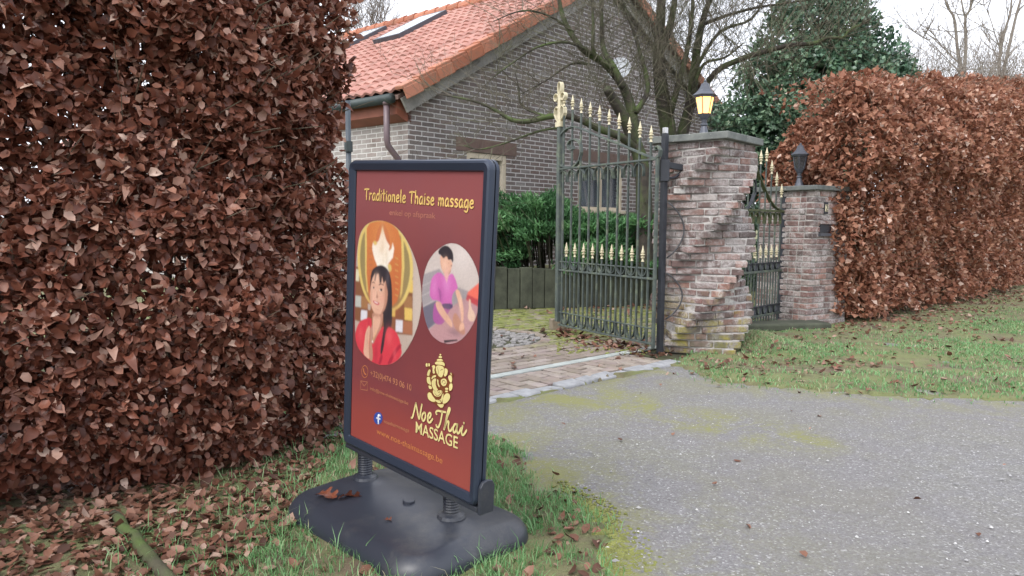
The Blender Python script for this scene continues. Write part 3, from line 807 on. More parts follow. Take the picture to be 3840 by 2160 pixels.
# ------------------------------------------------------------------ lanterns
def lantern(c, lit, label):
    L = empty('pillar_lantern', c, label, 'lantern', 'lanterns on the gate pillars')
    m = MB(); m.lathe(c, [(.075,0),(.072,.012),(.050,.022),(.040,.05),(.030,.085),(.024,.105),(.032,.112),(.032,.125),(.022,.132),(.026,.16),(.040,.175)], 6 if False else 12); m.build('foot', M['lantern'], L, smooth=False, bevel=.001)
    m = MB(); m.lathe(c, [(.030,.165),(.056,.205),(.060,.212)], 6); m.build('bowl', M['lantern'], L)
    g = MB(); g.lathe(c, [(.052,.212),(.080,.352)], 6); go = g.build('glass', M['litglass'] if lit else M['smoke'], L)
    m = MB()
    for k in range(6):
        a = 2*math.pi*k/6; d = V((math.cos(a), math.sin(a), 0))
        m.bar(c + d*.054 + V((0,0,.21)), c + d*.082 + V((0,0,.355)), .008, .008)
    m.lathe(c, [(.086,.350),(.090,.356),(.090,.366),(.084,.372)], 6); m.build('cage', M['lantern'], L)
    m = MB(); m.lathe(c, [(.108,.366),(.110,.372),(.080,.394),(.056,.420),(.040,.450),(.034,.472),(.018,.478),(.012,.486),(.014,.494),(.004,.506)], 6); m.build('roof', M['lantern'], L)
    if lit:
        m = MB(); m.lathe(c, [(.004,.22),(.018,.235),(.030,.262),(.034,.285),(.026,.312),(.012,.325)], 12); m.build('bulb', M['bulb'], L, smooth=True)
        g_ = bpy.data.lights.new('lamp_glow', 'POINT'); g_.energy = 10; g_.color = (1,.62,.28); g_.shadow_soft_size = .06
        lo = bpy.data.objects.new('lamp_glow', g_); COL.objects.link(lo); lo.parent = L; lo.location = (0,0,.28)
        go.visible_shadow = True
    return L
lantern(V((PC.x-.02, PC.y, 1.873)), True, 'lit warm yellow lantern glowing on the tall twisted pillar')
lantern(V((PC2.x-.07, PC2.y, 1.553)), False, 'unlit dark lantern on the lower pillar in front of the hedge')

# ------------------------------------------------------------------ gates
FIN = [(.007,0),(.015,.002),(.009,.018),(.007,.026),(.017,.034),(.018,.042),(.009,.049),(.009,.053),(.021,.059),(.021,.066),(.008,.074),(.017,.080),(.015,.086),(.007,.115),(.0045,.132),(.0012,.142)]
fm = MB(); fm.lathe((0,0,0), FIN, 8); _tmp = fm.build('spear_finial', M['gold'], smooth=False); FIN_ME = _tmp.data; bpy.data.objects.remove(_tmp)
def finial(parent, p, sc=1.0):
    o = bpy.data.objects.new('spear_finial', FIN_ME); COL.objects.link(o); o.parent = parent; o.location = V(p) - origin_of(parent); o.scale = (sc,)*3; return o

G0 = dp(2456, 1000, 6.12); G0.z = 0
G1 = dp(2094, 1000, 7.32); G1.z = 0
gd = (G1-G0).normalized(); GL = (G1-G0).length; gn = V((gd.y, -gd.x, 0)); gn = gn if gn.y < 0 else -gn
def gw_(a, z): return G0 + gd*a + V((0,0,z))
def gq(px, py):
    p = onplane(px, py, G0, gn); return (p-G0).dot(gd), p.z
hp = gp(2474, 1324)
post = empty('hinge_post', hp, 'tall square dark iron hinge post at the left of the twisted pillar', 'gate post')
m = MB(); m.box(hp + V((0,0,.94)), (.046,.046,1.88), Matrix.Rotation(math.atan2(gd.y,gd.x),3,'Z')); m.build('shaft', M['gate_black'], post, bevel=.004)
m = MB(); m.box(hp + V((0,0,1.905)), (.036,.036,.05), Matrix.Rotation(math.atan2(gd.y,gd.x),3,'Z')); m.build('post_cap', M['chrome'], post, bevel=.004)
m = MB(); m.bar(hp + V((.01,0,1.62)), hp + V((.24,.06,1.585)), .05, .05); m.tube([hp + V((.02,0,1.50)), hp + V((.10,.02,1.515)), hp + V((.17,.05,1.575))], .012, 6); m.bar(hp + V((0,0,1.48)), hp+V((0,0,1.66)), .075, .075); m.build('hinge_bracket', M['gate_black'], post, bevel=.003)
for (zz0, zz1, lab) in ((1.05,.0,'upper thin black cable looping from the hinge post beside the brick pillar'),(.62,0,'lower thin black cable looping from the hinge post near the pillar foot')):
    m = MB(); pts = []
    z_t, z_b = (1.30, .83) if zz0 > 1 else (.70, .30)
    for i in range(13):
        q = i/12; pts.append(hp + V((.035 + .14*math.sin(q*math.pi)**.8, -.03, z_t + (z_b-z_t)*q)))
    m.tube(pts, .007, 6); tag(m.build('cable', M['cable'], origin=pts[0], smooth=True), lab, 'cable', 'cables on the hinge post')

gate = empty('iron_gate', G0, 'green grey wrought iron gate leaf standing open with cream spear points', 'gate')
SQ = .022
zt0, zt1 = gq(2456, 598)[1], gq(2100, 634)[1]
z_top = (zt0+zt1)/2; z_mid0 = gq(2440, 1044)[1]; z_mid1 = gq(2100, 1013)[1]; z_mid = (z_mid0+z_mid1)/2
z_th = z_mid + .085; z_bot = .09; z_bt = z_bot + .13
m = MB(); m.bar(gw_(.0,.05), gw_(.0,z_top+.03), .026, .026, side=gd); m.build('hinge_stile', M['gate'], gate, bevel=.003)
m = MB(); m.bar(gw_(GL,.12), gw_(GL,2.10), .048, .048, side=gd); m.build('lock_stile', M['gate'], gate, bevel=.004)
for nm, z in (('top_rail', z_top), ('middle_rail', z_mid), ('thin_rail', z_th), ('lower_thin_rail', z_bt), ('bottom_rail', z_bot)):
    w = .012 if 'thin' in nm else .018
    m = MB(); m.bar(gw_(.0,z), gw_(GL-.02,z), .034 if 'thin' not in nm else .02, w, side=gn); m.build(nm, M['gate'], gate, bevel=.003)
tips = [(2123,357),(2149,375),(2184,386),(2220,398),(2256,408),(2295,421),(2335,434),(2375,445),(2420,460),(2461,473)]
ta = []
for i, (px, py) in enumerate(tips):
    a, z = gq(px + .0, py); a = (GL - .065) - (GL-.10)*i/9.35; ta.append(a)
    zf = 2.415 - .47*i/9
    m = MB(); m.bar(gw_(a,z_bot), gw_(a,zf-.135), .016, .016, side=gd); m.build('bar', M['gate'], gate)
    finial(gate, gw_(a, zf-.138), 1.0)
for i in range(9):
    a = (ta[i]+ta[i+1])/2
    m = MB(); m.bar(gw_(a,z_bot), gw_(a,z_mid+.14), .015, .015, side=gd); m.build('short_bar', M['gate'], gate)
    finial(gate, gw_(a, z_mid+.14), 1.0)
def arc_pts(c, rx, rz, t0, t1, n, fn): return [fn(c[0] + rx*math.cos(t0+(t1-t0)*i/n), c[1] + rz*math.sin(t0+(t1-t0)*i/n)) for i in range(n+1)]
for i in range(9):
    a = (ta[i]+ta[i+1])/2; h = (ta[i]-ta[i+1])/2
    m = MB(); m.band(arc_pts((ta[i], z_top-.012), -h*.92, -.0, 0, 0.001, 1, gw_)[:0] or arc_pts((a+h, z_top-.10), h*.86, .082, math.radians(-25), math.radians(205), 12, gw_), gn, .03, .006)
    m.build('hoop', M['gate'], gate)
    m = MB(); m.band(arc_pts((a, z_mid+.095), h*.88, .082, math.radians(180), math.radians(360), 10, gw_), gn, .03, .006); m.build('hoop', M['gate'], gate)
    m = MB(); m.band(arc_pts((a, z_bot+.11), h*.85, .095, math.radians(170), math.radians(370), 10, gw_), gn, .03, .006); m.build('hoop', M['gate'], gate)
# rolling top bar with its big scroll
sc = [(190,722),(178,640),(185,560),(205,490),(245,448),(290,433),(340,445),(420,480),(560,535),(700,592),(800,635),(885,665),(915,648),(922,605),(905,575),(885,585),(890,607)]
m = MB(); m.band([gw_(*gq(2000+x*.5178, 250+y*.5178)) for x, y in sc], gn, .036, .014); m.build('sloping_scroll', M['gate'], gate)
sc = [(185,690),(205,718),(250,732),(300,722),(335,680),(348,620),(345,570),(325,535),(297,525),(268,535),(252,562),(256,590),(275,603),(290,595),(288,578),(275,574)]
m = MB(); m.band([gw_(*gq(2000+x*.5178, 250+y*.5178)) for x, y in sc], gn, .036, .014); m.build('scroll', M['gate'], gate)
# cream ornament on the lock stile
orn = [[(-.0,2.06),(0,2.42)], ]
m = MB(); c = GL
m.bar(gw_(c,2.08), gw_(c,2.13), .09, .06, side=gd); m.bar(gw_(c,2.10), gw_(c,2.40), .045, .04, side=gd)
m.band(arc_pts((c, 2.46), .028, .06, math.radians(-80), math.radians(250), 14, gw_), gn, .045, .009)
for sg in (-1, 1):
    m.band(arc_pts((c + sg*.058, 2.375), .034*sg, .036, math.radians(-160), math.radians(170), 14, gw_), gn, .045, .008)
    m.band([gw_(c+sg*.02,2.13), gw_(c+sg*.06,2.17), gw_(c+sg*.082,2.21), gw_(c+sg*.078,2.26), gw_(c+sg*.045,2.285), gw_(c+sg*.03,2.265)], gn, .045, .008)
m.build('cream_ornament', M['gold'], gate, bevel=.002)
st = gp(2094, 1237)
m = MB(); m.box(st + V((.0,.02,.055)), (.165,.15,.125), Matrix.Rotation(.15,3,'Z'), jit=.006); tag(m.build('stone_block', M['stone'], origin=st, bevel=.008), 'small tan stone block propping the open iron gate', 'stone block')

# garden gate between the pillars
H0 = gp(2925, 1212); hd = V((-.714,-.70,0)).normalized(); hn = V((hd.y, -hd.x, 0)); hn = hn if hn.y < 0 else -hn
def hw(a, z): return H0 + hd*a + V((0,0,z))
def hq(px, py):
    p = onplane(px, py, H0, hn); return (p-H0).dot(hd), p.z
hz_top, hz_mid, hz_bot = hq(2870,790)[1], hq(2850,1019)[1], hq(2857,1182)[1]
g2 = empty('garden_gate', H0, 'small wrought iron side gate with cream spear points between the two pillars', 'gate')
m = MB(); m.box(H0 + V((0,0,.76)), (.06,.06,1.52), Matrix.Rotation(math.atan2(hd.y,hd.x),3,'Z')); m.box(H0 + V((.05,0,1.22)), (.09,.08,.16)); 
po = m.build('hinge_stile', M['gate_black'], g2, bevel=.003)
for nm, z, mt in (('top_rail',hz_top,'moss_iron'),('middle_rail',hz_mid,'gate'),('bottom_rail',hz_bot,'gate'),('thin_rail',hz_mid+.09,'gate_black'),('lower_thin_rail',hz_bot+.10,'gate_black')):
    m = MB(); m.bar(hw(.02,z), hw(.95,z), .034 if 'thin' not in nm else .02, .026 if 'thin' not in nm else .014, side=hn); m.build(nm, M[mt], g2, bevel=.003)
for i in range(7):
    a = .09 + .128*i; zf = [1.565,1.69,1.81,1.94,1.90,1.80,1.68][i]
    m = MB(); m.bar(hw(a,hz_bot-.12), hw(a,zf-.13), .013, .013, side=hd); m.build('bar', M['gate'], g2)
    finial(g2, hw(a, zf-.135), 1.05)
    if i < 6:
        b = a + .064
        m = MB(); m.bar(hw(b,hz_bot-.12), hw(b,hz_mid+.15), .012, .012, side=hd); m.build('short_bar', M['gate'], g2); finial(g2, hw(b, hz_mid+.15), 1.0)
        m = MB(); m.band(arc_pts((b, hz_top-.11), .055, .09, math.radians(-20), math.radians(200), 10, hw), hn, .03, .006); m.build('hoop', M['moss_iron'], g2)
        m = MB(); m.band(arc_pts((b, hz_mid+.095), .055, .082, math.radians(180), math.radians(360), 8, hw), hn, .03, .006); m.build('hoop', M['gate_black'], g2)
        m = MB(); m.band(arc_pts((b, hz_bot+.10), .055, .09, math.radians(180), math.radians(360), 8, hw), hn, .03, .006); m.build('hoop', M['gate_black'], g2)
sc = [(60,665),(20,600),(-10,520),(-30,460),(-60,430),(-90,470),(-80,520)]
sw_ = [(640,690),(560,640),(500,560),(440,440),(390,330),(330,180),(310,100)]
m = MB(); m.band([hw(*hq(2750+x*.2761, 600+y*.2761)) for x, y in sw_], hn, .04, .012); m.build('sloping_scroll', M['moss_iron'], g2)
s3_ = [(180,670),(250,560),(290,440),(290,320),(270,240),(230,230)]
m = MB(); m.band([hw(*hq(2750+x*.2761, 600+y*.2761)) for x, y in s3_], hn, .04, .012); m.build('scroll', M['gate_black'], g2)

# step slab before the garden gate
m = MB(); sc_ = gp(2960, 1238)
m.box((sc_.x-.05, sc_.y+.1, .03), (1.0,.32,.09), Matrix.Rotation(.15,3,'Z'), jit=.01); tag(m.build('step', M['palisade'], bevel=.02), kind='structure')

# ------------------------------------------------------------------ the sign
SX = V((.704,-.708,-.052)).normalized(); SUP = V((.042,-.032,.999)); SUP = (SUP - SX*SUP.dot(SX)).normalized(); SNF = SX.cross(SUP)   # pointing away
SNF = SNF if SNF.y > 0 else -SNF
SC = V((-.3438, 2.3886, .7826))
BX = V((.705,-.709,0)); BY = V((.709,.705,0))
BC = BX*(-2.060) + BY*1.505
sign = empty('pavement_sign', BC, 'double sided poster stand with dark red massage poster on black base', 'sign')
def sp(x, y, o=0.0): return SC + SX*x + SUP*y - SNF*o       # o: towards the viewer
def pq(px, py):
    p = onplane(px, py, SC, SNF); d = p - SC; return d.dot(SX), d.dot(SUP)
PW, PH = .68/2, .98/2
# base: one smooth water-filled body
hwX, hwY, rc = .425, .285, .13
NXX, NYY = 72, 52
def base_h(x, y):
    qx, qy = abs(x) - (hwX-rc), abs(y) - (hwY-rc)
    d = math.hypot(max(qx,0), max(qy,0)) + min(max(qx,qy),0) - rc       # signed distance, negative inside
    e_ = max(0, min(1, -d/.055)); edge = .062*math.sqrt(max(0, 1-(1-e_)**2))
    dome = .030*(1 - (y/hwY)**2)**1.0*max(0, 1-(x/(hwX*1.12))**4)
    dome += .012*math.exp(-(((abs(x+.018)-.26)**2 + (y-.02)**2)/.004))
    valley = -.010*math.exp(-((x)**2)/.02)*math.exp(-((y+.2)**2)/.02)
    return .018 + edge + max(0, dome)*e_ + valley*e_
vs, fs = [], []
for j in range(NYY+1):
    for i in range(NXX+1):
        # squircle-ish mapping of a square grid onto the rounded rectangle
        a, b = -1 + 2*i/NXX, -1 + 2*j/NYY
        a = math.copysign(1-(1-abs(a))**1.25, a); b = math.copysign(1-(1-abs(b))**1.25, b)
        x, y = a*hwX, b*hwY
        qx, qy = abs(x)-(hwX-rc), abs(y)-(hwY-rc)
        if qx > 0 and qy > 0:
            m_ = max(qx, qy)/rc; h_ = math.hypot(qx, qy); k = (max(qx,qy))/h_
            x = math.copysign(hwX-rc + qx*k, x); y = math.copysign(hwY-rc + qy*k, y)
        vs.append(BC + BX*x + BY*y + V((0,0,base_h(x,y))))
for j in range(NYY):
    for i in range(NXX):
        q = j*(NXX+1)+i; fs.append((q, q+1, q+NXX+2, q+NXX+1))
m = MB(); m.add(vs, fs)
ring = [j*(NXX+1) for j in range(0)] 
per = [i for i in range(NXX)] + [j*(NXX+1)+NXX for j in range(NYY)] + [NYY*(NXX+1)+i for i in range(NXX,0,-1)] + [j*(NXX+1) for j in range(NYY,0,-1)]
n0 = len(m.v); 
for k in per:
    p = V(m.v[k]); m.v.append((p.x, p.y, .0)); m.r.append(.5)
for k in range(len(per)):
    k2 = (k+1) % len(per); m.f.append([per[k], n0+k, n0+k2, per[k2]]); m.mi.append(0)
base = m.build('base', M['plastic'], sign, smooth=True)
m = MB(); cpt = BC + BX*.03 + BY*(-.0) + V((0,0,base_h(.03,0))); m.lathe(cpt, [(.022,-.004),(.022,.007),(.019,.009),(.001,.009)], 20); m.build('filler_cap', M['plastic'], base, smooth=False)
for sgx, (px, py) in ((-1,(1390,1770)), (1,(1674,1925))):
    bx = -.278 if sgx < 0 else .243
    bot = BC + BX*bx + BY*.02 + V((0,0,base_h(bx,.02)-.004)); top = bot + V((0,0,.152))
    m = MB(); axv = (top-bot); rot = axv.to_track_quat('Z','Y').to_matrix(); Ls = axv.length
    prof = [(.048,-.012),(.050,.0),(.046,.010),(.034,.014),(.030,.016)]
    nw = 13
    for w in range(nw*2+1):
        prof.append((.029 if w % 2 else .0272, .018 + (Ls-.03)*w/(nw*2)))
    prof += [(.02, Ls-.01),(.001, Ls-.01)]
    m.lathe(bot, prof, 20, axis=rot); so = m.build('spring', M['plastic'], sign, smooth=False)
    m = MB(); m.bar(top - BX*.035 - BY*.02, top + BX*.035 - BY*.02, .07, .03, side=SNF); m.build('clamp', M['gate_black'], so, bevel=.003)
    m = MB()
    for q in (-.012, .045): m.lathe(top + BX*(q-.01) - BY*.056 + V((0,0,-.002)), [(.008,0),(.008,.006),(.004,.008)], 8, axis=(-SNF).to_track_quat('Z','Y').to_matrix())
    m.build('bolt', M['chrome'], so)
# frames
def rrect(hx, hy, r, n=7):
    pts = []
    for cx, cy, a0 in ((hx-r,hy-r,0),(-hx+r,hy-r,90),(-hx+r,-hy+r,180),(hx-r,-hy+r,270)):
        for k in range(n+1):
            a = math.radians(a0 + 90*k/n); pts.append((cx+r*math.cos(a), cy+r*math.sin(a)))
    return pts
def frame_ring(o0, o1, name):
    """snap frame: outer rounded profile, sloping inner lip"""
    m = MB(); sg = 1 if o1 > o0 else -1
    loops = [(rrect(PW+.037, PH+.037, .030), o0), (rrect(PW+.038, PH+.038, .031), o0+(o1-o0)*.45), (rrect(PW+.033, PH+.033, .027), o0+(o1-o0)*.85), (rrect(PW+.026, PH+.026, .021), o1), (rrect(PW+.004, PH+.004, .004), o0+(o1-o0)*.72), (rrect(PW+.001, PH+.001, .002), o0+(o1-o0)*.40)]
    n = len(loops[0][0]); vs = []
    for pts, o in loops: vs += [sp(x, y, o) for x, y in pts]
    fs = []
    for l in range(len(loops)-1):
        for k in range(n): fs.append((l*n+k, l*n+(k+1)%n, (l+1)*n+(k+1)%n, (l+1)*n+k))
    m.add(vs, fs); return m.build(name, M['frame'], sign, smooth=False)
frame_ring(-.010, .012, 'frame'); frame_ring(-.014, -.036, 'frame')
m = MB(); m.prism([sp(-PW-.03,-PH-.03,-.0105), sp(PW+.03,-PH-.03,-.0105), sp(PW+.03,PH+.03,-.0105), sp(-PW-.03,PH+.03,-.0105)], SNF*.003); m.build('backing_panel', M['gate_black'], sign)
m = MB()
for sx_ in (-1,1):
    for sy_ in (-1,1):
        m.prism([sp(sx_*(PW+.0372), sy_*(PH+.0372-.030), .0005), sp(sx_*(PW+.0385), sy_*(PH-.006), .0005), sp(sx_*(PW-.004), sy_*(PH-.006+.0), .0131), sp(sx_*(PW-.004), sy_*(PH+.031), .0131)], -SNF*.0006)
m = MB(); m.bar(sp(-PW-.03,-PH-.047,-.016), sp(PW+.035,-PH-.047,-.016), .035, .018, side=SNF); m.build('bottom_rail', M['plastic'], sign, bevel=.003)
m = MB(); m.prism([sp(PW+.042,-PH-.056,.006), sp(PW+.042,-PH-.056,-.052), sp(PW+.042,-PH+.03,-.052), sp(PW+.042,-PH+.046,-.042), sp(PW+.042,-PH+.05,-.023), sp(PW+.042,-PH+.046,-.004), sp(PW+.042,-PH+.03,.006)], SX*.012); m.build('end_bracket', M['plastic'], sign, bevel=.002)

# poster print
t = NT('poster_print_and_sheen'); v = t.coord('UV'); sep = t.n('ShaderNodeSeparateXYZ'); t.l(v, sep.inputs[0])
n1 = t.noise(2.6, 4, .6, v)
yy = t.math('ADD', sep.outputs['Y'], t.math('MULTIPLY', n1, .22))
c = t.ramp(yy, [(.0,(.29,.060,.046)),(.20,(.26,.054,.045)),(.36,(.17,.044,.050)),(.55,(.155,.040,.045)),(.8,(.17,.048,.052)),(1,(.22,.070,.075))])  # printed red gradient; the paler pink top is a painted-in reflection
c = t.mix(t.ramp(t.noise(5, 4, .6, v), [(.35,0.0),(.75,.35)]), c, (.24,.055,.048)); t.col(c); t.rough(.32); t.spec(.5)
t.b.inputs['Coat Weight'].default_value = .5; t.b.inputs['Coat Roughness'].default_value = .12; M['poster'] = t.m
m = MB(); m.add([sp(-PW-.003,-PH-.003,-.004), sp(PW+.003,-PH-.003,-.004), sp(PW+.003,PH+.003,-.004), sp(-PW-.003,PH+.003,-.004)], [(0,1,2,3)], uvs=[(0,0),(.7,0),(.7,1),(0,1)])
poster = m.build('poster', M['poster'], sign)
LAY0 = -.0034
def ink(name, c, rough=.35, var=.12, nscale=14):
    t = NT(name); v = t.coord(); d = tuple(x*(1-var) for x in c); u_ = tuple(min(1,x*(1+var)) for x in c)
    t.col(t.ramp(t.noise(nscale, 3, .6, v), [(.3,d),(.7,u_)])); t.rough(rough)
    t.b.inputs['Coat Weight'].default_value = .5; t.b.inputs['Coat Roughness'].default_value = .12; return t.m
INK = {}
INKC = {}
def I(name, c, **k):
    if name not in INK: INK[name] = ink('print_'+name, c, **k); INKC['print_'+name] = c
    return INK[name]
cur_layer = [0]
def clipcirc(poly, clip):
    """Sutherland-Hodgman of poly by convex clip polygon, 2D"""
    def area(p): return sum(p[i][0]*p[(i+1)%len(p)][1]-p[(i+1)%len(p)][0]*p[i][1] for i in range(len(p)))
    if area(clip) < 0: clip = clip[::-1]
    out = list(poly)
    for i in range(len(clip)):
        a, b = clip[i], clip[(i+1)%len(clip)]; inp, out = out, []
        if not inp: break
        def ins(p): return (b[0]-a[0])*(p[1]-a[1])-(b[1]-a[1])*(p[0]-a[0]) >= 0
        for j in range(len(inp)):
            p, q = inp[j], inp[(j+1)%len(inp)]
            if ins(p):
                out.append(p)
                if not ins(q): pass
            if ins(p) != ins(q):
                d1 = (b[0]-a[0])*(p[1]-a[1])-(b[1]-a[1])*(p[0]-a[0]); d2 = (b[0]-a[0])*(q[1]-a[1])-(b[1]-a[1])*(q[0]-a[0])
                tt_ = d1/(d1-d2); out.append((p[0]+(q[0]-p[0])*tt_, p[1]+(q[1]-p[1])*tt_))
    return out
def smooth_poly(pts, it=2):
    for _ in range(it):
        q = []
        for i in range(len(pts)):
            a, b = pts[i], pts[(i+1)%len(pts)]
            q += [(a[0]*.75+b[0]*.25, a[1]*.75+b[1]*.25), (a[0]*.25+b[0]*.75, a[1]*.25+b[1]*.75)]
        pts = q
    return pts
from mathutils.geometry import tessellate_polygon
class Print:
    """flat printed shapes on the poster; each add() sits 0.25 mm above the one before"""
    def __init__(s): s.groups = {}; s.o = LAY0
    def poly(s, mat, pts, clip=None, sm=0, step=True):
        if sm: pts = smooth_poly(pts, sm)
        if clip: pts = clipcirc(pts, clip)
        if len(pts) < 3: return
        if step: s.o += .00022
        s.groups.setdefault(mat.name, (mat, MB()))
        mb = s.groups[mat.name][1]
        tri = tessellate_polygon([[V((x, y, 0)) for x, y in pts]])
        mb.add([sp(x, y, s.o) for x, y in pts], [tuple(tr) for tr in tri])
    def stroke(s, mat, pts, w0, w1=None, step=False, sub=3, prof=None):
        """rounded pen stroke through pts (poster coords)"""
        P = [np.array(p, float) for p in pts]
        if sub > 1 and len(P) > 2:      # catmull-rom
            Q = []
            E = [2*P[0]-P[1]] + P + [2*P[-1]-P[-2]]
            for i in range(1, len(E)-2):
                for k in range(sub):
                    u = k/sub; a, b, c, d = E[i-1], E[i], E[i+1], E[i+2]
                    Q.append(.5*((2*b)+(-a+c)*u+(2*a-5*b+4*c-d)*u*u+(-a+3*b-3*c+d)*u**3))
            P = Q + [P[-1]]
        w1 = w0 if w1 is None else w1; n = len(P); L, Rr = [], []
        for i, p in enumerate(P):
            t_ = P[min(i+1,n-1)] - P[max(i-1,0)]; t_ = t_/max(1e-9, np.hypot(*t_)); nn = np.array([-t_[1], t_[0]])
            w = (w0 + (w1-w0)*i/(n-1))/2; L.append(p+nn*w); Rr.append(p-nn*w)
        if step: s.o += .00022
        s.groups.setdefault(mat.name, (mat, MB())); mb = s.groups[mat.name][1]
        vs = []
        for a, b in zip(L, Rr): vs += [sp(a[0],a[1],s.o), sp(b[0],b[1],s.o)]
        mb.add(vs, [(2*i,2*i+1,2*i+3,2*i+2) for i in range(n-1)])
        for c, w in ((P[0], w0), (P[-1], w1)):
            mb.add([sp(c[0]+math.cos(k*math.pi/4)*w/2, c[1]+math.sin(k*math.pi/4)*w/2, s.o) for k in range(8)], [tuple(range(8))])
    def build(s, parent, names):
        for k, (mat, mb) in s.groups.items():
            mb.build(names, mat, parent)
t = NT('printed_photo_ink'); at_ = t.n('ShaderNodeAttribute'); at_.attribute_name = 'ink'; t.col(at_.outputs['Color']); t.rough(.35)
t.b.inputs['Coat Weight'].default_value = .5; t.b.inputs['Coat Roughness'].default_value = .12; M['photo_ink'] = t.m
class Raster:
    """a printed photograph: coloured shapes softened into one flat inked sheet"""
    RES = .0012
    def __init__(s, clip):
        s.clip = clip; xs = [p[0] for p in clip]; ys = [p[1] for p in clip]
        s.x = np.arange(min(xs), max(xs)+s.RES, s.RES); s.y = np.arange(min(ys), max(ys)+s.RES, s.RES)
        s.X, s.Y = np.meshgrid(s.x, s.y); s.c = np.zeros(s.X.shape + (3,)); s.o = LAY0 + .0003
    def soft(s, k=1):
        for _ in range(k):
            for ax_ in (0, 1): s.c = .25*np.roll(s.c, 1, ax_) + .5*s.c + .25*np.roll(s.c, -1, ax_)
    def poly(s, mat, pts, clip=None, sm=0, step=True):
        if sm: pts = smooth_poly(pts, sm)
        k = inpoly(s.X, s.Y, pts); s.c[k] = INKC[mat.name]
    def stroke(s, mat, pts, w0, w1=None, step=False, sub=3):
        d = segdist(s.X, s.Y, pts); s.c[d < w0/2] = INKC[mat.name]
    def blob(s, c, p, rx, ry, al):
        w = al*np.exp(-(((s.X-p[0])/rx)**2 + ((s.Y-p[1])/ry)**2)); s.c = s.c*(1-w[...,None]) + np.array(c)*w[...,None]
    def build(s, parent, name):
        s.soft(4); P = np.stack([s.X.ravel(), s.Y.ravel(), 0*s.X.ravel()], -1)
        gr_ = rng.normal(0, 1, s.X.shape)
        for _ in range(2):
            for ax_ in (0, 1): gr_ = .25*np.roll(gr_, 1, ax_) + .5*gr_ + .25*np.roll(gr_, -1, ax_)
        mot = (1 + .09*gr_)[...,None]; s.c = np.clip(s.c*mot, 0, 1)
        h, w = s.X.shape; ins_ = inpoly(s.X, s.Y, s.clip); idx = np.arange(h*w).reshape(h, w)
        q = np.stack([idx[:-1,:-1], idx[:-1,1:], idx[1:,1:], idx[1:,:-1]], -1); ok = ins_[:-1,:-1] & ins_[:-1,1:] & ins_[1:,1:] & ins_[1:,:-1]
        q = q[ok]; used = np.unique(q); remap = np.full(h*w, -1); remap[used] = np.arange(len(used))
        C0 = np.array(sp(0,0,s.o)); ex = np.array(SX); ey = np.array(SUP)
        co = C0 + s.X.ravel()[used][:,None]*ex + s.Y.ravel()[used][:,None]*ey
        o = np_mesh(name, co, [remap[q]], np.zeros(len(co)), M['photo_ink'], parent)
        a = o.data.attributes.new('ink', 'FLOAT_COLOR', 'POINT'); col = np.concatenate([s.c.reshape(-1,3)[used], np.ones((len(used),1))], 1)
        a.data.foreach_set('color', col.astype(np.float32).ravel())
def Z(ox, oy, sc):
    return lambda pts: [pq(ox + x*sc, oy + y*sc) for x, y in pts]

# photo of the greeting woman
zA = Z(1250, 560, .58); zB = Z(1320, 1000, .2622); zC = Z(1250, 950, .3451); zT = Z(1320, 620, .2622)
circ1 = zA([(285,457),(340,464),(395,492),(450,550),(500,640),(535,735),(558,840),(568,930),(567,1010),(550,1120),(515,1220),(470,1300),(430,1350),(385,1388),(330,1400),(270,1392),(200,1345),(138,1265),(133,1100),(138,900),(142,700),(160,560),(190,500),(235,466)])
xmin = -PW + .002
circ1 = [(max(x, xmin), y) for x, y in smooth_poly(circ1, 2)]
pr = Raster(circ1)
pr.poly(I('beige',(.42,.33,.28)), circ1)
pr.blob((.55,.47,.42), zB([(920,500)])[0], .03, .2, .5)
pr.poly(I('brown_wall',(.20,.085,.045)), zB([(20,0),(860,0),(855,985),(640,965),(20,760)]), circ1)
for q, c in (([(35,30),(90,40),(90,210),(40,200)],'cream'),([(36,412),(120,422),(118,582),(34,570)],'grey'),([(120,618),(208,632),(204,752),(112,768)],'white'),([(216,530),(262,540),(248,625),(218,612)],'grey'),([(740,585),(852,600),(850,775),(742,760)],'goldtile'),([(615,760),(716,770),(710,942),(612,928)],'white'),([(830,190),(862,200),(858,375),(800,365)],'goldtile'),([(560,600),(610,620),(606,716),(560,712)],'goldtile')):
    pr.poly(I(c, dict(cream=(.6,.55,.38), grey=(.42,.42,.38), white=(.6,.58,.62), goldtile=(.62,.42,.12))[c]), zB(q), circ1, step=(q[0][0] == 35))
for q, c in (([(120,420),(215,440),(215,600),(120,590)],'tan'),([(720,480),(740,420),(850,430),(852,590),(740,580)],'tan'),([(716,780),(850,790),(852,970),(716,955)],'rust')):
    pr.poly(I(c, dict(tan=(.30,.15,.07), rust=(.33,.13,.07))[c]), zB(q), circ1, step=False)
disc = zA([(290,457),(360,470),(430,530),(480,610),(508,700),(512,800),(500,880),(470,960),(430,1020),(380,1050),(300,1050),(235,1010),(190,930),(165,840),(152,740),(152,650),(165,560),(195,500),(235,468)])
pr.poly(I('gold_rim',(.60,.45,.15)), disc, circ1, 1)
disc2 = [(np.mean([p[0] for p in disc]) + (x-np.mean([p[0] for p in disc]))*.90, np.mean([p[1] for p in disc]) + (y-np.mean([p[1] for p in disc]))*.95) for x, y in disc]
pr.poly(I('olive_band',(.26,.20,.09)), disc2, circ1, 1)
pr.poly(I('orange_panel',(.50,.16,.055), var=.3, nscale=30), zA([(212,480),(290,460),(360,470),(432,540),(440,760),(430,900),(400,1010),(300,1040),(230,980),(208,800),(205,600)]), circ1, 1)
pr.poly(I('gold_rim',(.60,.45,.15)), zA([(200,490),(210,485),(212,620),(210,800),(222,930),(212,920),(202,800),(200,620)]), circ1)
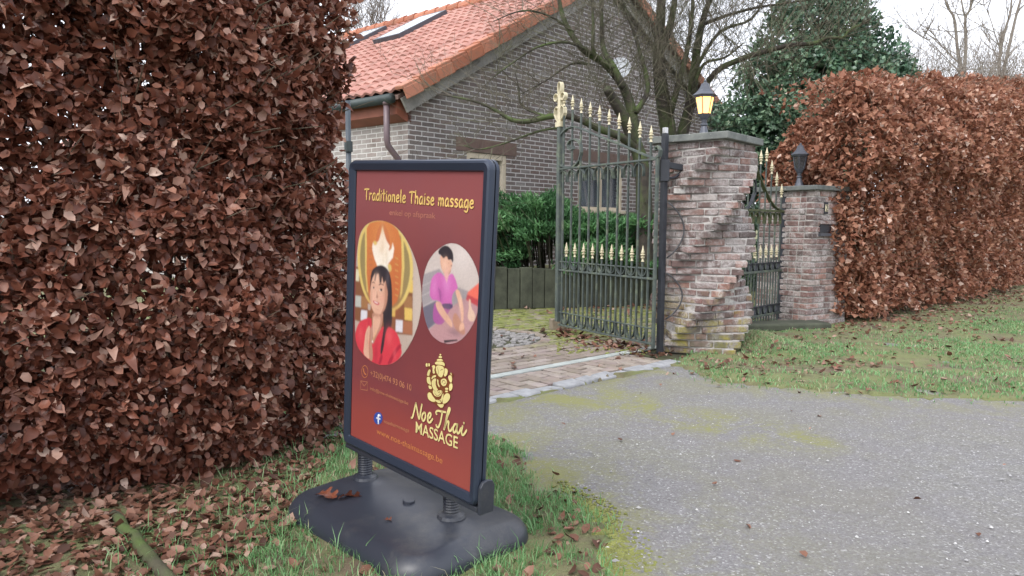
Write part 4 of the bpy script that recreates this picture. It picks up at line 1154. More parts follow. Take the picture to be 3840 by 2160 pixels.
pr.poly(I('gold_rim',(.60,.45,.15)), zA([(434,540),(448,560),(455,760),(440,930),(425,970),(430,900),(438,760)]), circ1, step=False)
pr.poly(I('red_arch',(.42,.10,.05)), zA([(270,560),(290,500),(315,470),(340,510),(360,570),(365,700),(262,700)]), circ1, 1)
sw1 = I('statue_white',(.78,.73,.64))
for q_ in ([(313,500),(322,535),(332,570),(345,605),(282,605),(295,570),(305,535)], [(262,605),(300,590),(345,600),(360,625),(350,660),(270,662),(256,635)], [(275,655),(358,655),(372,640),(378,600),(388,640),(380,700),(350,740),(345,800),(330,830),(305,825),(290,780),(262,710),(245,640),(252,600),(265,640)], [(285,740),(350,740),(366,775),(350,800),(290,800)]): pr.poly(sw1, zA(q_), circ1)
pr.blob((.55,.44,.30), zA([(313,640)])[0], .008, .02, .5); pr.blob((.60,.45,.22), zA([(313,520)])[0], .008, .02, .5); pr.blob((.50,.40,.28), zA([(340,720)])[0], .006, .03, .4)
pr.poly(I('gold_rim',(.60,.45,.15)), zA([(345,740),(370,745),(372,790),(352,790)]), circ1, 1)
pr.poly(I('gold_rim',(.60,.45,.15)), zA([(250,600),(262,590),(278,600),(278,615),(262,622)]), circ1, 1, step=False)
hair, skin, skin_sh, red, dred = I('hair',(.030,.026,.032)), I('skin',(.62,.36,.26), var=.06), I('skin_shade',(.42,.21,.15), var=.08), I('red_blouse',(.55,.045,.065)), I('red_blouse_fold',(.34,.025,.045))
pr.blob((.62,.30,.10), zA([(310,560)])[0], .06, .08, .35); pr.blob((.40,.09,.04), zA([(400,900)])[0], .03, .09, .5); pr.blob((.45,.12,.05), zA([(235,900)])[0], .02, .08, .5)
for q_ in range(7): pr.stroke(I('rust',(.33,.13,.07)), zA([(228,640+q_*36),(248,640+q_*36)]), .003); pr.stroke(I('gold_rim',(.60,.45,.15)), zA([(395,700+q_*40),(415,710+q_*40)]), .002)
for q_ in ((300,650),(320,720),(335,680),(305,760)): pr.blob((.62,.50,.34), zA([q_])[0], .006, .012, .5)
pr.soft(2)
# back hair, neck, blouse, face, fringe, front hair, hands
pr.poly(hair, zB([(300,20),(380,-25),(450,-10),(510,50),(545,150),(560,300),(565,500),(560,700),(555,850),(540,880),(440,860),(430,600),(330,300),(255,480),(245,330),(255,150),(270,70)]), circ1, 1)
pr.poly(skin_sh, zB([(275,640),(440,640),(425,800),(400,900),(300,1110),(270,1050),(282,800)]), circ1, 1)
pr.poly(skin, zB([(290,690),(400,700),(395,820),(330,980),(290,1040),(285,860)]), circ1, 1)
pr.poly(red, zB([(110,770),(270,715),(272,860),(262,1060),(290,1120),(350,980),(440,830),(540,870),(620,930),(665,1020),(690,1130),(705,1260),(640,1350),(520,1410),(400,1420),(300,1400),(180,1300),(40,1120),(30,980),(60,860)]), circ1, 1)
pr.poly(dred, zB([(690,1090),(600,1180),(540,1290),(490,1400),(540,1400),(580,1310),(650,1200),(700,1150)]), circ1, 1)
pr.poly(dred, zB([(420,1240),(390,1300),(360,1400),(400,1400),(430,1310)]), circ1, 1, step=False)
pr.poly(skin, zB([(262,240),(285,130),(340,60),(420,60),(470,130),(495,260),(500,420),(480,560),(440,650),(380,690),(330,685),(285,630),(255,520),(245,400)]), circ1, 1)
pr.poly(skin_sh, zB([(470,200),(500,300),(500,440),(478,565),(440,648),(395,686),(425,620),(450,540),(462,400),(455,280)]), circ1, 1)
pr.poly(hair, zB([(255,260),(258,150),(290,50),(360,-10),(450,20),(520,110),(550,260),(560,480),(520,460),(495,330),(470,200),(440,250),(420,140),(410,230),(385,240),(370,100),(345,110),(325,205),(310,200),(320,90),(285,160),(265,230)]), circ1)
pr.poly(hair, zB([(500,430),(560,420),(565,700),(556,860),(500,870),(470,960),(450,1100),(425,1240),(395,1260),(400,1150),(425,1000),(445,850),(440,740),(470,600),(490,520)]), circ1, 1)
pr.blob((.75,.50,.38), zB([(320,520)])[0], .020, .018, .35); pr.blob((.72,.42,.32), zB([(300,420)])[0], .012, .02, .5); pr.blob((.76,.52,.40), zB([(345,170)])[0], .015, .018, .45); pr.blob((.45,.22,.15), zB([(455,420)])[0], .012, .035, .45); pr.blob((.66,.30,.24), zB([(420,460)])[0], .014, .014, .4)
pr.soft(2)
pr.blob((.70,.12,.13), zB([(520,1000)])[0], .020, .03, .5); pr.blob((.66,.10,.11), zB([(110,960)])[0], .018, .03, .5); pr.blob((.36,.03,.05), zB([(330,1250)])[0], .014, .05, .6); pr.blob((.68,.11,.13), zB([(600,1240)])[0], .010, .02, .5); pr.blob((.38,.03,.05), zB([(230,800)])[0], .008, .02, .5)
pr.blob((.40,.19,.13), zB([(345,700)])[0], .018, .008, .6); pr.blob((.80,.58,.46), zB([(338,400)])[0], .003, .018, .5); pr.blob((.44,.22,.16), zB([(262,420)])[0], .006, .03, .4); pr.blob((.50,.27,.20), zB([(350,470)])[0], .010, .004, .4); pr.blob((.50,.26,.19), zB([(300,270)])[0], .010, .004, .3); pr.blob((.50,.26,.19), zB([(405,300)])[0], .010, .004, .3); pr.blob((.52,.27,.20), zB([(350,610)])[0], .014, .004, .4)
pr.blob((.74,.52,.40), zB([(195,1080)])[0], .004, .04, .4); pr.blob((.10,.085,.10), zB([(500,160)])[0], .010, .03, .5)
dk_, wh_ = I('eye_dark',(.05,.03,.03)), I('tooth',(.75,.68,.64))
pr.poly(wh_, zB([(278,300),(300,284),(318,300),(300,316)]), circ1, 1); pr.poly(wh_, zB([(378,336),(405,312),(432,335),(405,356)]), circ1, 1, step=False)
pr.poly(dk_, zB([(288,288),(300,284),(312,292),(310,312),(298,316),(288,304)]), circ1, 1); pr.poly(dk_, zB([(392,318),(412,312),(424,326),(418,348),(402,352),(392,338)]), circ1, 1, step=False)
pr.poly(dk_, zB([(272,225),(300,216),(320,234),(318,242),(298,228),(274,236)]), circ1, 0, step=False); pr.poly(dk_, zB([(370,258),(400,240),(445,258),(446,268),(402,256),(372,270)]), circ1, 0, step=False)
pr.poly(I('lip',(.50,.13,.13)), zB([(282,484),(312,487),(340,497),(384,518),(378,545),(355,556),(325,542),(300,520)]), circ1, 1); pr.poly(wh_, zB([(300,497),(335,505),(370,528),(345,528),(318,513)]), circ1, 1)
pr.poly(skin_sh, zB([(345,330),(352,400),(368,440),(352,456),(332,448),(340,400)]), circ1, 1)
pr.poly(skin, zB([(232,840),(246,860),(240,980),(225,1120),(232,1260),(238,1330),(200,1300),(150,1250),(165,1100),(180,960),(200,900)]), circ1, 1)
pr.poly(skin_sh, zB([(246,860),(270,880),(268,1000),(275,1130),(290,1240),(280,1360),(238,1340),(228,1200),(236,1050)]), circ1, 1)
pr.stroke(skin_sh, zB([(205,930),(195,1060),(185,1200)]), .0015, step=True); pr.stroke(skin_sh, zB([(222,900),(212,1040),(206,1240)]), .0015)
pr.stroke(I('gold_rim',(.6,.45,.15)), zB([(340,900),(300,1030),(280,1065)]), .002, step=True); pr.poly(wh_, zB([(272,1060),(290,1056),(292,1085),(274,1086)]), circ1, 1)
pr.build(poster, 'printed_portrait')
# photo of the foot massage
zD = Z(1560, 880, .3037)
circ2 = zD([(430,95),(530,122),(630,210),(720,360),(770,520),(785,650),(775,850),(745,1000),(700,1110),(620,1240),(520,1330),(400,1362),(280,1330),(180,1250),(110,1100),(70,900),(60,700),(85,480),(140,320),(220,210),(330,125)])
circ2 = smooth_poly(circ2, 2)
pr = Raster(circ2)
pr.poly(I('pale_wall',(.50,.43,.40), var=.2, nscale=6), circ2)
pr.poly(I('grey_wall',(.30,.27,.28), var=.25, nscale=6), zD([(60,500),(280,420),(420,620),(640,700),(610,800),(440,880),(240,1100),(130,1180),(60,900)]), circ2)
pr.poly(I('dark_corner',(.14,.13,.17), var=.3), zD([(70,900),(240,820),(230,1090),(130,1180)]), circ2)
for a, b in (((80,440),(280,395)),((60,640),(200,570)),((60,760),(200,690)),((60,900),(220,810)),((420,240),(700,240)),((440,350),(640,340))): pr.stroke(I('wall_joint',(.55,.5,.48)), zD([a,b]), .0014, step=(a==(80,440)))
pr.poly(I('pink_mat',(.42,.24,.25), var=.15, nscale=60), zD([(130,1190),(240,1100),(430,900),(560,790),(650,820),(775,900),(745,1000),(700,1110),(610,1245),(510,1335),(400,1362),(280,1330),(180,1250)]), circ2)
pr.poly(I('coral_cushion',(.68,.14,.10)), zD([(785,580),(630,710),(605,800),(775,900),(790,700)]), circ2)
pr.poly(I('coral_shade',(.42,.06,.07)), zD([(640,745),(780,815),(775,900),(605,805),(620,740)]), circ2)
pr.blob((.62,.55,.52), zD([(560,260)])[0], .05, .05, .6); pr.blob((.20,.17,.18), zD([(520,760)])[0], .03, .03, .5)
for q_ in range(14): pr.stroke(I('mat_line',(.34,.17,.19)), zD([(200+q_*42,1330-q_*38),(330+q_*36,1340-q_*26)]), .0012)
pr.soft(2)
mg, mgs, navy = I('magenta_dress',(.50,.13,.36)), I('magenta_shade',(.33,.09,.26)), I('navy_sash',(.09,.06,.13))
pr.poly(mgs, zD([(220,830),(300,860),(440,880),(380,980),(330,1110),(240,1110),(200,1060),(200,950)]), circ2, 1)
pr.poly(skin_sh, zD([(290,240),(360,240),(420,300),(430,440),(390,510),(340,500),(290,380)]), circ2, 1)
pr.poly(mg, zD([(190,520),(280,450),(350,530),(385,520),(430,470),(470,520),(515,670),(460,695),(430,780),(440,880),(360,890),(300,870),(290,820),(160,800),(165,620)]), circ2, 1)
pr.poly(navy, zD([(300,850),(440,850),(450,900),(400,930),(310,900)]), circ2, 1)
pr.poly(mgs, zD([(260,640),(300,700),(300,840),(290,820),(270,700)]), circ2)
pr.poly(skin, zD([(340,510),(370,600),(390,520),(400,490),(340,480)]), circ2)
pr.poly(skin, zD([(285,250),(340,230),(400,290),(440,340),(438,400),(400,470),(370,500),(330,470),(300,400)]), circ2, 1)
pr.poly(hair, zD([(265,190),(330,135),(390,140),(440,200),(455,280),(445,360),(425,300),(390,320),(370,260),(330,300),(295,250),(270,240)]), circ2, 1)
pr.poly(skin_sh, zD([(385,350),(395,345),(400,355),(388,360)]), circ2); pr.poly(dk_, zD([(420,380),(432,375),(434,390),(424,392)]), circ2)
pr.poly(skin, zD([(230,825),(300,830),(320,900),(400,1020),(440,1080),(440,1160),(380,1100),(280,980),(240,900)]), circ2, 1)
pr.poly(skin, zD([(470,690),(515,670),(550,760),(575,880),(580,980),(575,1080),(545,1080),(545,960),(510,820)]), circ2, 1)
pr.poly(skin_sh, zD([(440,1080),(450,990),(480,960),(520,1020),(560,1100),(590,1130),(600,1230),(560,1240),(480,1180)]), circ2, 1)
pr.poly(skin, zD([(540,1090),(580,1080),(590,1160),(560,1180),(530,1200),(520,1150)]), circ2, 1)
pr.poly(I('pale_foot',(.62,.42,.32)), zD([(640,800),(665,795),(670,900),(720,980),(720,1040),(700,1080),(640,1060),(625,1000),(645,920)]), circ2, 1)
pr.poly(hair, zD([(335,1305),(500,1295),(505,1312),(340,1338)]), circ2)
pr.blob((.62,.26,.50), zD([(370,600)])[0], .018, .03, .5); pr.blob((.30,.08,.24), zD([(300,760)])[0], .014, .03, .5); pr.blob((.58,.22,.46), zD([(215,640)])[0], .012, .03, .5); pr.blob((.42,.24,.17), zD([(360,1000)])[0], .02, .03, .3); pr.blob((.76,.52,.40), zD([(540,860)])[0], .006, .03, .4); pr.blob((.14,.09,.11), zD([(470,1210)])[0], .03, .012, .5); pr.blob((.72,.48,.36), zD([(350,370)])[0], .012, .02, .5)
pr.build(poster, 'printed_photo')

# lettering
yel, faint, gold_i, dkr = I('yellow_ink',(.68,.46,.15)), I('faint_ink',(.46,.19,.10)), I('gold_ink',(.64,.55,.24)), I('shadow_ink',(.10,.015,.02))
GL_ = {   # hand lettering, x 0..w, y baseline 0, x-height .62, caps 1
 'T': (.60, [[(0,.93),(.3,1.0),(.62,.98)], [(.33,1.0),(.28,.5),(.30,0)]]),
 'r': (.38, [[(.08,.6),(.08,0)], [(.08,.38),(.2,.58),(.36,.58)]]),
 'a': (.50, [[(.40,.55),(.22,.64),(.06,.36),(.10,.04),(.26,.02),(.38,.3),(.41,.58)], [(.41,.58),(.40,.15),(.47,0)]]),
 'd': (.50, [[(.38,.5),(.22,.62),(.06,.34),(.10,.04),(.26,.02),(.38,.3)], [(.43,1.05),(.40,.4),(.44,0)]]),
 'i': (.22, [[(.10,.6),(.10,0)], [(.11,.84),(.115,.87)]]),
 't': (.38, [[(.18,1.0),(.17,.3),(.22,0)], [(.02,.66),(.36,.68)]]),
 'o': (.46, [[(.22,.62),(.06,.4),(.07,.1),(.22,0),(.38,.2),(.36,.5),(.22,.62)]]),
 'n': (.50, [[(.08,.6),(.08,0)], [(.08,.35),(.24,.62),(.38,.5),(.40,0)]]),
 'e': (.46, [[(.08,.32),(.36,.38),(.34,.58),(.20,.62),(.07,.4),(.08,.1),(.24,0),(.40,.1)]]),
 'l': (.22, [[(.11,1.08),(.09,.5),(.12,0)]]),
 'h': (.50, [[(.10,1.08),(.08,0)], [(.08,.35),(.24,.62),(.38,.5),(.40,0)]]),
 's': (.42, [[(.36,.56),(.2,.64),(.07,.50),(.18,.36),(.34,.24),(.30,.03),(.06,.03)]]),
 'm': (.70, [[(.06,.6),(.06,0)], [(.06,.35),(.2,.62),(.32,.5),(.33,0)], [(.33,.35),(.46,.62),(.58,.5),(.60,0)]]),
 'g': (.50, [[(.40,.55),(.22,.64),(.06,.36),(.10,.06),(.26,.04),(.40,.3)], [(.42,.6),(.42,-.1),(.30,-.34),(.08,-.28)]]),
 ' ': (.30, [])}
def hand(prn, mat, text, A, B, cap, w, dx=0, dy=0):
    tw = sum(GL_[c][0] + .07 for c in text); A = np.array(A); B = np.array(B); L = np.hypot(*(B-A)); ex = (B-A)/L; ey = np.array([-ex[1], ex[0]]); k = L/tw; x = 0
    for c in text:
        for stv in GL_[c][1]:
            prn.stroke(mat, [A + ex*((x+px)*k+dx) + ey*(py*cap+dy) for px, py in stv], w)
        x += GL_[c][0] + .07
pr = Print(); pr.o += .0003
A = pq(1364, 747); B = pq(1776, 781)
hand(pr, dkr, 'Traditionele Thaise massage', A, B, .037, .0066, .0012, -.0012); pr.o += .0002
hand(pr, yel, 'Traditionele Thaise massage', A, B, .037, .0058)
pr.build(poster, 'title_lettering')
def text_part(name, s, A, B, cap, mat, bold=0.0, off=.0006, shadow=None):
    cu = bpy.data.curves.new('t', 'FONT'); cu.body = s; cu.size = 1; cu.offset = bold; cu.resolution_u = 4
    to = bpy.data.objects.new('t', cu); COL.objects.link(to); dg = bpy.context.evaluated_depsgraph_get(); me = bpy.data.meshes.new_from_object(to.evaluated_get(dg))
    bpy.data.objects.remove(to); xs = [v_.co.x for v_ in me.vertices]; x0, x1 = min(xs), max(xs)
    A = np.array(A); B = np.array(B); L = np.hypot(*(B-A)); ex = (B-A)/L; ey = np.array([-ex[1], ex[0]])
    vs = [(v_.co.x-x0)/(x1-x0)*L*ex + A + v_.co.y/.73*cap*ey for v_ in me.vertices]; fs = [tuple(p.vertices) for p in me.polygons]
    res = []
    for mt, o_, sh in ((shadow, off-.0003, .0016), (mat, off, 0)):
        if mt is None: continue
        m_ = MB(); m_.add([sp(p[0]+sh, p[1]-sh, LAY0+o_) for p in vs], fs); res.append(m_.build(name, mt, poster))
    bpy.data.meshes.remove(me); return res
text_part('subtitle_lettering', 'enkel op afspraak', pq(1458, 806), pq(1630, 820), .020, I('faint_top',(.42,.17,.12)))
text_part('phone_lettering', '+32(0)474 93 06 10', pq(1386, 1408), pq(1540, 1466), .022, faint)
text_part('mail_lettering', 'info@noe-thaimassage.be', pq(1386, 1462), pq(1528, 1519), .012, faint)
text_part('page_lettering', 'noethaimassage', pq(1438, 1586), pq(1532, 1622), .013, faint)
text_part('website_lettering', 'www.noe-thaimassage.be', pq(1410, 1626), pq(1656, 1740), .022, I('orange_ink',(.55,.20,.07)))
text_part('brand_lettering', 'MASSAGE', pq(1556, 1622), pq(1714, 1684), .040, gold_i, .012, .0006, dkr)
zE = Z(1540, 1300, .2899)
scr = [[(0,922),(14,915),(30,860),(46,790),(60,732)], [(60,735),(74,820),(92,915),(102,935),(112,890),(125,815),(137,750)],
 [(165,853),(146,872),(136,915),(148,960),(168,950),(182,905),(178,862),(163,853)],
 [(214,930),(240,915),(253,880),(243,858),(222,875),(210,925),(220,978),(245,978),(274,938)],
 [(326,872),(318,850),(345,832),(390,842),(442,850)], [(398,842),(392,900),(374,985),(350,1042),(328,1038),(322,1018)],
 [(423,1072),(440,1000),(468,900),(492,840),(500,805),(486,798),(468,850),(448,950),(428,1066)], [(428,1062),(448,1000),(470,970),(484,978),(478,1040),(490,1092),(512,1084),(530,1050)],
 [(590,1008),(562,1006),(540,1056),(548,1110),(570,1100),(590,1050),(597,1008)], [(597,1008),(586,1070),(598,1122),(618,1112),(640,1060)],
 [(662,1032),(648,1100),(660,1146),(685,1130),(714,1084)], [(679,988),(681,994)]]
pr = Print(); pr.o += .0003
for stv in scr: pr.stroke(dkr, [(x+.0018, y-.0016) for x, y in zE(stv)], .0078, sub=4)
pr.o += .0002
for stv in scr: pr.stroke(gold_i, zE(stv), .0072, sub=4)
pr.build(poster, 'name_lettering')
# seated elephant-headed emblem
pr = Print()
sil = [(375,88),(392,105),(388,125),(402,140),(395,158),(425,190),(440,250),(436,268),(470,285),(480,310),(465,375),(430,400),(460,410),(470,440),(478,400),(472,385),(490,368),(488,345),(505,350),(512,330),(522,350),(540,345),(545,372),(530,400),(530,470),(538,530),(520,575),(490,585),(510,640),(495,690),(450,740),(420,770),(400,808),(370,795),(330,770),(290,730),(240,710),(208,670),(205,610),(220,575),(255,560),(225,545),(210,500),(190,450),(192,390),(205,340),(218,270),(190,265),(180,235),(190,205),(220,212),(245,215),(240,250),(235,280),(255,300),(255,340),(272,360),(275,330),(270,290),(258,250),(280,235),(305,230),(305,200),(325,165),(350,155),(352,120),(362,100)]
pr.poly(dkr, [(x+.0015, y-.0012) for x, y in zE(sil)], None, 0)
pr.poly(I('emblem_shadow',(.16,.05,.02)), zE(sil))
def piece(pts, sm=1): pr.poly(gold_i, zE(pts), None, sm, step=False)
pr.o += .0003
for q in ([(375,90),(390,108),(375,118),(362,106)], [(355,122),(390,122),(402,140),(378,150),(352,142)], [(340,160),(390,158),(415,180),(400,185),(350,185),(325,180)], [(310,200),(350,190),(400,192),(428,212),(436,255),(400,240),(350,235),(306,228)],
 [(262,250),(300,240),(312,262),(296,300),(310,345),(280,352),(274,310),(276,275)], [(425,275),(462,288),(474,315),(460,372),(432,392),(420,370),(432,330)],
 [(320,250),(360,240),(415,258),(425,300),(418,350),(395,400),(365,395),(330,350),(316,300)], [(260,400),(290,370),(320,370),(320,395),(285,400),(265,430)], [(262,440),(300,410),(325,420),(310,470),(330,540),(350,560),(300,590),(280,540),(265,500)],
 [(330,420),(352,430),(350,480),(372,520),(360,530),(338,490)], [(380,430),(420,410),(455,425),(462,470),(440,510),(405,512),(382,480)], [(195,395),(240,390),(245,440),(262,500),(232,490),(205,470)], [(212,320),(235,290),(252,310),(236,350),(232,380),(200,380)], [(216,500),(262,510),(270,550),(232,550)], [(184,238),(194,210),(212,222),(210,262),(192,262)], [(220,215),(242,220),(236,262),(220,252)],
 [(475,390),(492,370),(526,380),(526,460),(505,470),(480,420)], [(490,480),(530,475),(534,530),(515,570),(488,575)], [(505,340),(515,335),(526,372),(512,368)],
 [(275,560),(330,575),(390,560),(404,590),(380,640),(330,655),(285,620)], [(430,540),(465,530),(480,545),(475,560),(440,560)], [(435,570),(470,568),(475,590),(440,592)], [(208,600),(250,590),(275,640),(320,690),(300,720),(250,708),(212,670)], [(430,620),(470,598),(502,625),(500,680),(450,735),(400,740),(410,670)], [(300,690),(380,690),(400,620),(420,600),(405,700),(370,740),(330,720)], [(325,735),(370,750),(425,740),(410,790),(370,792)]):
    piece(q)
pr.o += .0003
inkb = I('emblem_shadow',(.16,.05,.02))
for q in ([(380,310),(395,295),(408,300)], [(340,270),(350,330),(345,360)], [(395,470),(410,440),(435,445),(440,475),(420,485)], [(300,600),(340,640),(385,600),(395,560)], [(340,570),(360,600),(370,570)], [(350,690),(385,700),(375,715)]): pr.stroke(inkb, zE(q), .0016)
pr.build(poster, 'emblem')
# icons
pr = Print(); zF = Z(1320, 1350, .1725)
def ell(cx, cy, rx, ry, n=20): return [(cx+rx*math.cos(2*math.pi*k/n), cy+ry*math.sin(2*math.pi*k/n)) for k in range(n)]
ring_ = ell(262,255,68,130); orange = I('orange_ink',(.55,.20,.07))
pr.stroke(orange, zF(ring_ + ring_[:2]), .002, sub=1, step=True)
pr.stroke(orange, zF([(235,195),(240,250),(262,300),(285,315)]), .005, sub=3)
for q in ([(172,455),(172,640),(318,665),(318,480),(172,455)], [(172,460),(248,570),(318,485)]): pr.stroke(faint, zF(q), .0022, sub=1)
bl = I('blue_ink',(.035,.07,.30)); pr.poly(bl, zF(ell(553,1270,95,135,28))); 
pr.stroke(I('white_ink',(.8,.82,.86)), zF([(592,1210),(565,1200),(552,1240),(556,1300),(560,1380)]), .0075, step=True); pr.stroke(I('white_ink',(.8,.82,.86)), zF([(522,1262),(595,1285)]), .006)
pr.build(poster, 'icon')

# ------------------------------------------------------------------ hedges
def hedge(name, line, height_fn, thick, n, size, mat, label, simple, zlow, bulge, twigs, endcap=True, ratio=1.0, amp=1.0, gap=.46):
    """line: list of (x,y) along the front face, leaves fill a slab behind it; front normal is to the right of the direction of travel"""
    pts = np.array(line, float); seg = np.diff(pts, axis=0); sl_ = np.hypot(seg[:,0], seg[:,1]); cum = np.concatenate([[0], np.cumsum(sl_)])
    h = empty(name, (pts[0][0], pts[0][1], 0), label, 'hedge', None)
    t_ = rng.random(n)*cum[-1]; k = np.clip(np.searchsorted(cum, t_)-1, 0, len(seg)-1); fr = (t_-cum[k])/sl_[k]
    base_ = pts[k] + seg[k]*fr[:,None]; dirv = seg[k]/sl_[k][:,None]; nrm = np.stack([dirv[:,1], -dirv[:,0]], -1)
    H = height_fn(t_, cum[-1])
    z = zlow + (H-zlow)*rng.random(n)**.92
    depth = np.where(rng.random(n) < .74, rng.exponential(.10, n), rng.random(n)*thick)
    depth = np.minimum(depth, np.where((t_ < 1.7) & simple, .45, thick))
    P3 = np.stack([base_[:,0], base_[:,1], z], -1)
    bl = amp*(.13*vnoise(P3, 3.4, 1) + .09*vnoise(P3, 8.5, 2)) + bulge(t_, z, H)
    top = (H - z)
    rnd_edge = .35*np.exp(-top/.22)             # rounded shoulder
    d = depth - bl + rnd_edge
    if endcap:
        e0 = np.minimum(t_, cum[-1]-t_)
    P = np.stack([base_[:,0]-nrm[:,0]*d, base_[:,1]-nrm[:,1]*d, z + .05*vnoise(P3, 5, 4)], -1)
    N3 = np.concatenate([nrm, np.zeros((n,1))], 1)
    up = np.exp(-top/.25)[:,None]
    face = N3*(1-up) + np.array([0,0,1])*up
    clump = vnoise(P, 14, 6)[:,None]
    D = rng.normal(0, .75, (n,3)) + face*.55 + np.array([0,0,-.35])
    N = rng.normal(0, .55, (n,3)) + face*.7 + np.array([0,0,.65])
    keep = (vnoise(P, 6.3, 9) + .35*vnoise(P, 17, 3) < gap) | (rng.random(n) < .25)
    P, D, N, dd = P[keep], D[keep], N[keep], d[keep]
    sz = rng.uniform(.55, 1.45, len(P))*size
    rv = np.clip(rng.beta(1.6, 2.6, len(P))*1.15 + .06*vnoise(P, 3, 8), 0, 1)
    leaf_cloud('foliage', P, D, N, sz, ratio, mat, h, simple=simple, rnd=rv, curl=.8, fold=.4)
    tb = MB(); L = cum[-1]
    for q in range(twigs):
        tt_ = random.random()*L; k = min(len(seg)-1, int(np.searchsorted(cum, tt_)-1)); k = max(0,k); f_ = (tt_-cum[k])/sl_[k]
        b2 = pts[k]+seg[k]*f_; nn = np.array([seg[k][1], -seg[k][0]])/sl_[k]; H_ = float(height_fn(np.array([tt_]), L)[0]); z_ = random.uniform(.35, H_)
        p0 = V((b2[0]-nn[0]*.3, b2[1]-nn[1]*.3, z_)); ln = random.uniform(.2,.55)
        dv = V((nn[0]*.8 + random.gauss(0,.5), nn[1]*.8 + random.gauss(0,.5), random.uniform(.0,.9))).normalized()
        p1 = p0 + dv*ln*.5 + V((0,0,.02)); p2_ = p0 + dv*ln + V((random.gauss(0,.03), random.gauss(0,.03), .03))
        tb.tube([p0,p1,p2_], [.005,.0035,.0015], 5)
    for q in range(int(L/.16)):
        tt_ = q*.16 + random.uniform(0,.08)
        if simple and tt_ < 2.6: continue
        k = max(0, min(len(seg)-1, int(np.searchsorted(cum, tt_)-1))); f_ = min(1,(tt_-cum[k])/sl_[k])
        b2 = pts[k]+seg[k]*f_; nn = np.array([seg[k][1], -seg[k][0]])/sl_[k]; off = random.uniform(.42,.6) + (.3 if simple else 0)
        H_ = float(height_fn(np.array([tt_]), L)[0]); p = V((b2[0]-nn[0]*off, b2[1]-nn[1]*off, 0)); ps = [p]
        for w in range(5): p = p + V((random.gauss(0,.05), random.gauss(0,.05), H_*.17)); ps.append(p)
        tb.tube(ps, [.022,.02,.017,.013,.009,.005], 6)
    tb.build('branches', M['hedge_twig'], h)
    return h
HL1 = (-.85, 3.76)
lineL = [(-4.2, .75), (-2.9, 1.75), (-2.0, 2.42), (-1.35, 2.88), (-1.05, 3.2), HL1]
# travel so that the normal (right of travel) faces the camera
hedge('beech_hedge', lineL, lambda t, L: 2.95 + .1*np.sin(t*2.1), .72, 165000, .041, M['beech_dark'], 'tall dark brown beech hedge filling the left side beside the sign', False, .06,
      lambda t, z, H: .10*np.exp(-((z-.55)/.35)**2) - .12*np.exp(-((z-.0)/.15)**2), 900, ratio=.82, amp=.55, gap=.56)
_h2 = [tuple(gp(*p)[:2]) for p in ((3150,1222),(3350,1196),(3600,1140),(3840,1080))]
lineR = [(_h2[0][0]-.02, _h2[0][1]+.02)] + _h2[1:] + [(12.4, 16.6)]
lineR = [(3.46, 9.5), (3.60, 8.75)] + lineR
def hR(t, L):
    return 2.2 + .65*np.clip(t/1.6,0,1)**.7 + .135*np.clip(t-2.2,0,9) + .05*np.sin(t*3.1) + .05*np.sin(t*7.3)
hedge('beech_hedge', lineR, hR, 1.2, 130000, .060, M['beech_light'], 'copper brown beech hedge running from the low pillar to the right', True, .10,
      lambda t, z, H: .22*np.exp(-((z-H*.68)/.7)**2), 900, ratio=.9)

# ------------------------------------------------------------------ trees
def grow(tb, p, d, ln, r, lvl, maxl, up=.12, wob=.25, nb=3, minr=.0016):
    n = 4; ps, rs = [p], [r]; q = V(p); dd = V(d).normalized()
    for i in range(n):
        dd = (dd + V((random.gauss(0,wob*.5), random.gauss(0,wob*.5), random.gauss(0,wob*.4) + up*.25))).normalized()
        q = q + dd*ln/n; ps.append(q); rs.append(max(minr, r*(1-.62*(i+1)/n)))
    tb.tube(ps, rs, 5 if r > .012 else 3, cap=False)
    if lvl < maxl:
        for k in range(nb):
            i = random.randint(1, n); b = ps[i]; ax_ = V((random.gauss(0,1), random.gauss(0,1), random.gauss(0,.8))).normalized()
            nd = (dd + ax_*.85 + V((0,0,up))).normalized()
            grow(tb, b, nd, ln*random.uniform(.5,.8), rs[i]*.62, lvl+1, maxl, up, wob, nb, minr)
def limb(tb, pts, r0, r1, twn, twl, tw, Y0=None, up=.12, lv=2, wob=.3, nb=3, tr=.0055):
    twn = int(twn*1.0)
    P_ = [dp(*q) for q in pts]; S_ = []
    for i in range(len(P_)-1):       # smooth
        for k in range(4):
            u = k/4; a = P_[max(i-1,0)]; b = P_[i]; c = P_[i+1]; d = P_[min(i+2,len(P_)-1)]
            S_.append(.5*((2*b)+(-a+c)*u+(2*a-5*b+4*c-d)*u*u+(-a+3*b-3*c+d)*u**3))
    S_.append(P_[-1]); n = len(S_)
    tb.tube(S_, [r0+(r1-r0)*i/(n-1) for i in range(n)], 9)
    for k in range(twn):
        i = random.randint(max(1,int(n*.15)), n-1); t_ = (S_[i]-S_[i-1]).normalized()
        d = (t_*.6 + V((random.gauss(0,.8), random.gauss(0,.6), random.gauss(.25,.6)))).normalized()
        grow(tw, S_[i], d, twl*random.uniform(.5,1.3), tr*random.uniform(.6,1.4), 0, lv, up, wob, nb)
tr_root = dp(2415, 1000, 9.6); tr_root.z = .45
tree = empty('bare_tree', tr_root, 'large bare many stemmed tree with mossy limbs in front of the gable', 'tree')
tb, tw = MB(), MB()
Yt = 9.5
limb(tb, [(2418,1010,Yt),(2416,850,Yt),(2414,700,Yt),(2400,590,Yt),(2378,530,Yt)], .125, .085, 4, .3, tw)
limb(tb, [(2378,540,Yt),(2345,450,Yt-.1),(2300,375,Yt-.2),(2276,332,Yt-.3)], .085, .055, 3, .4, tw)                       # sawn limb
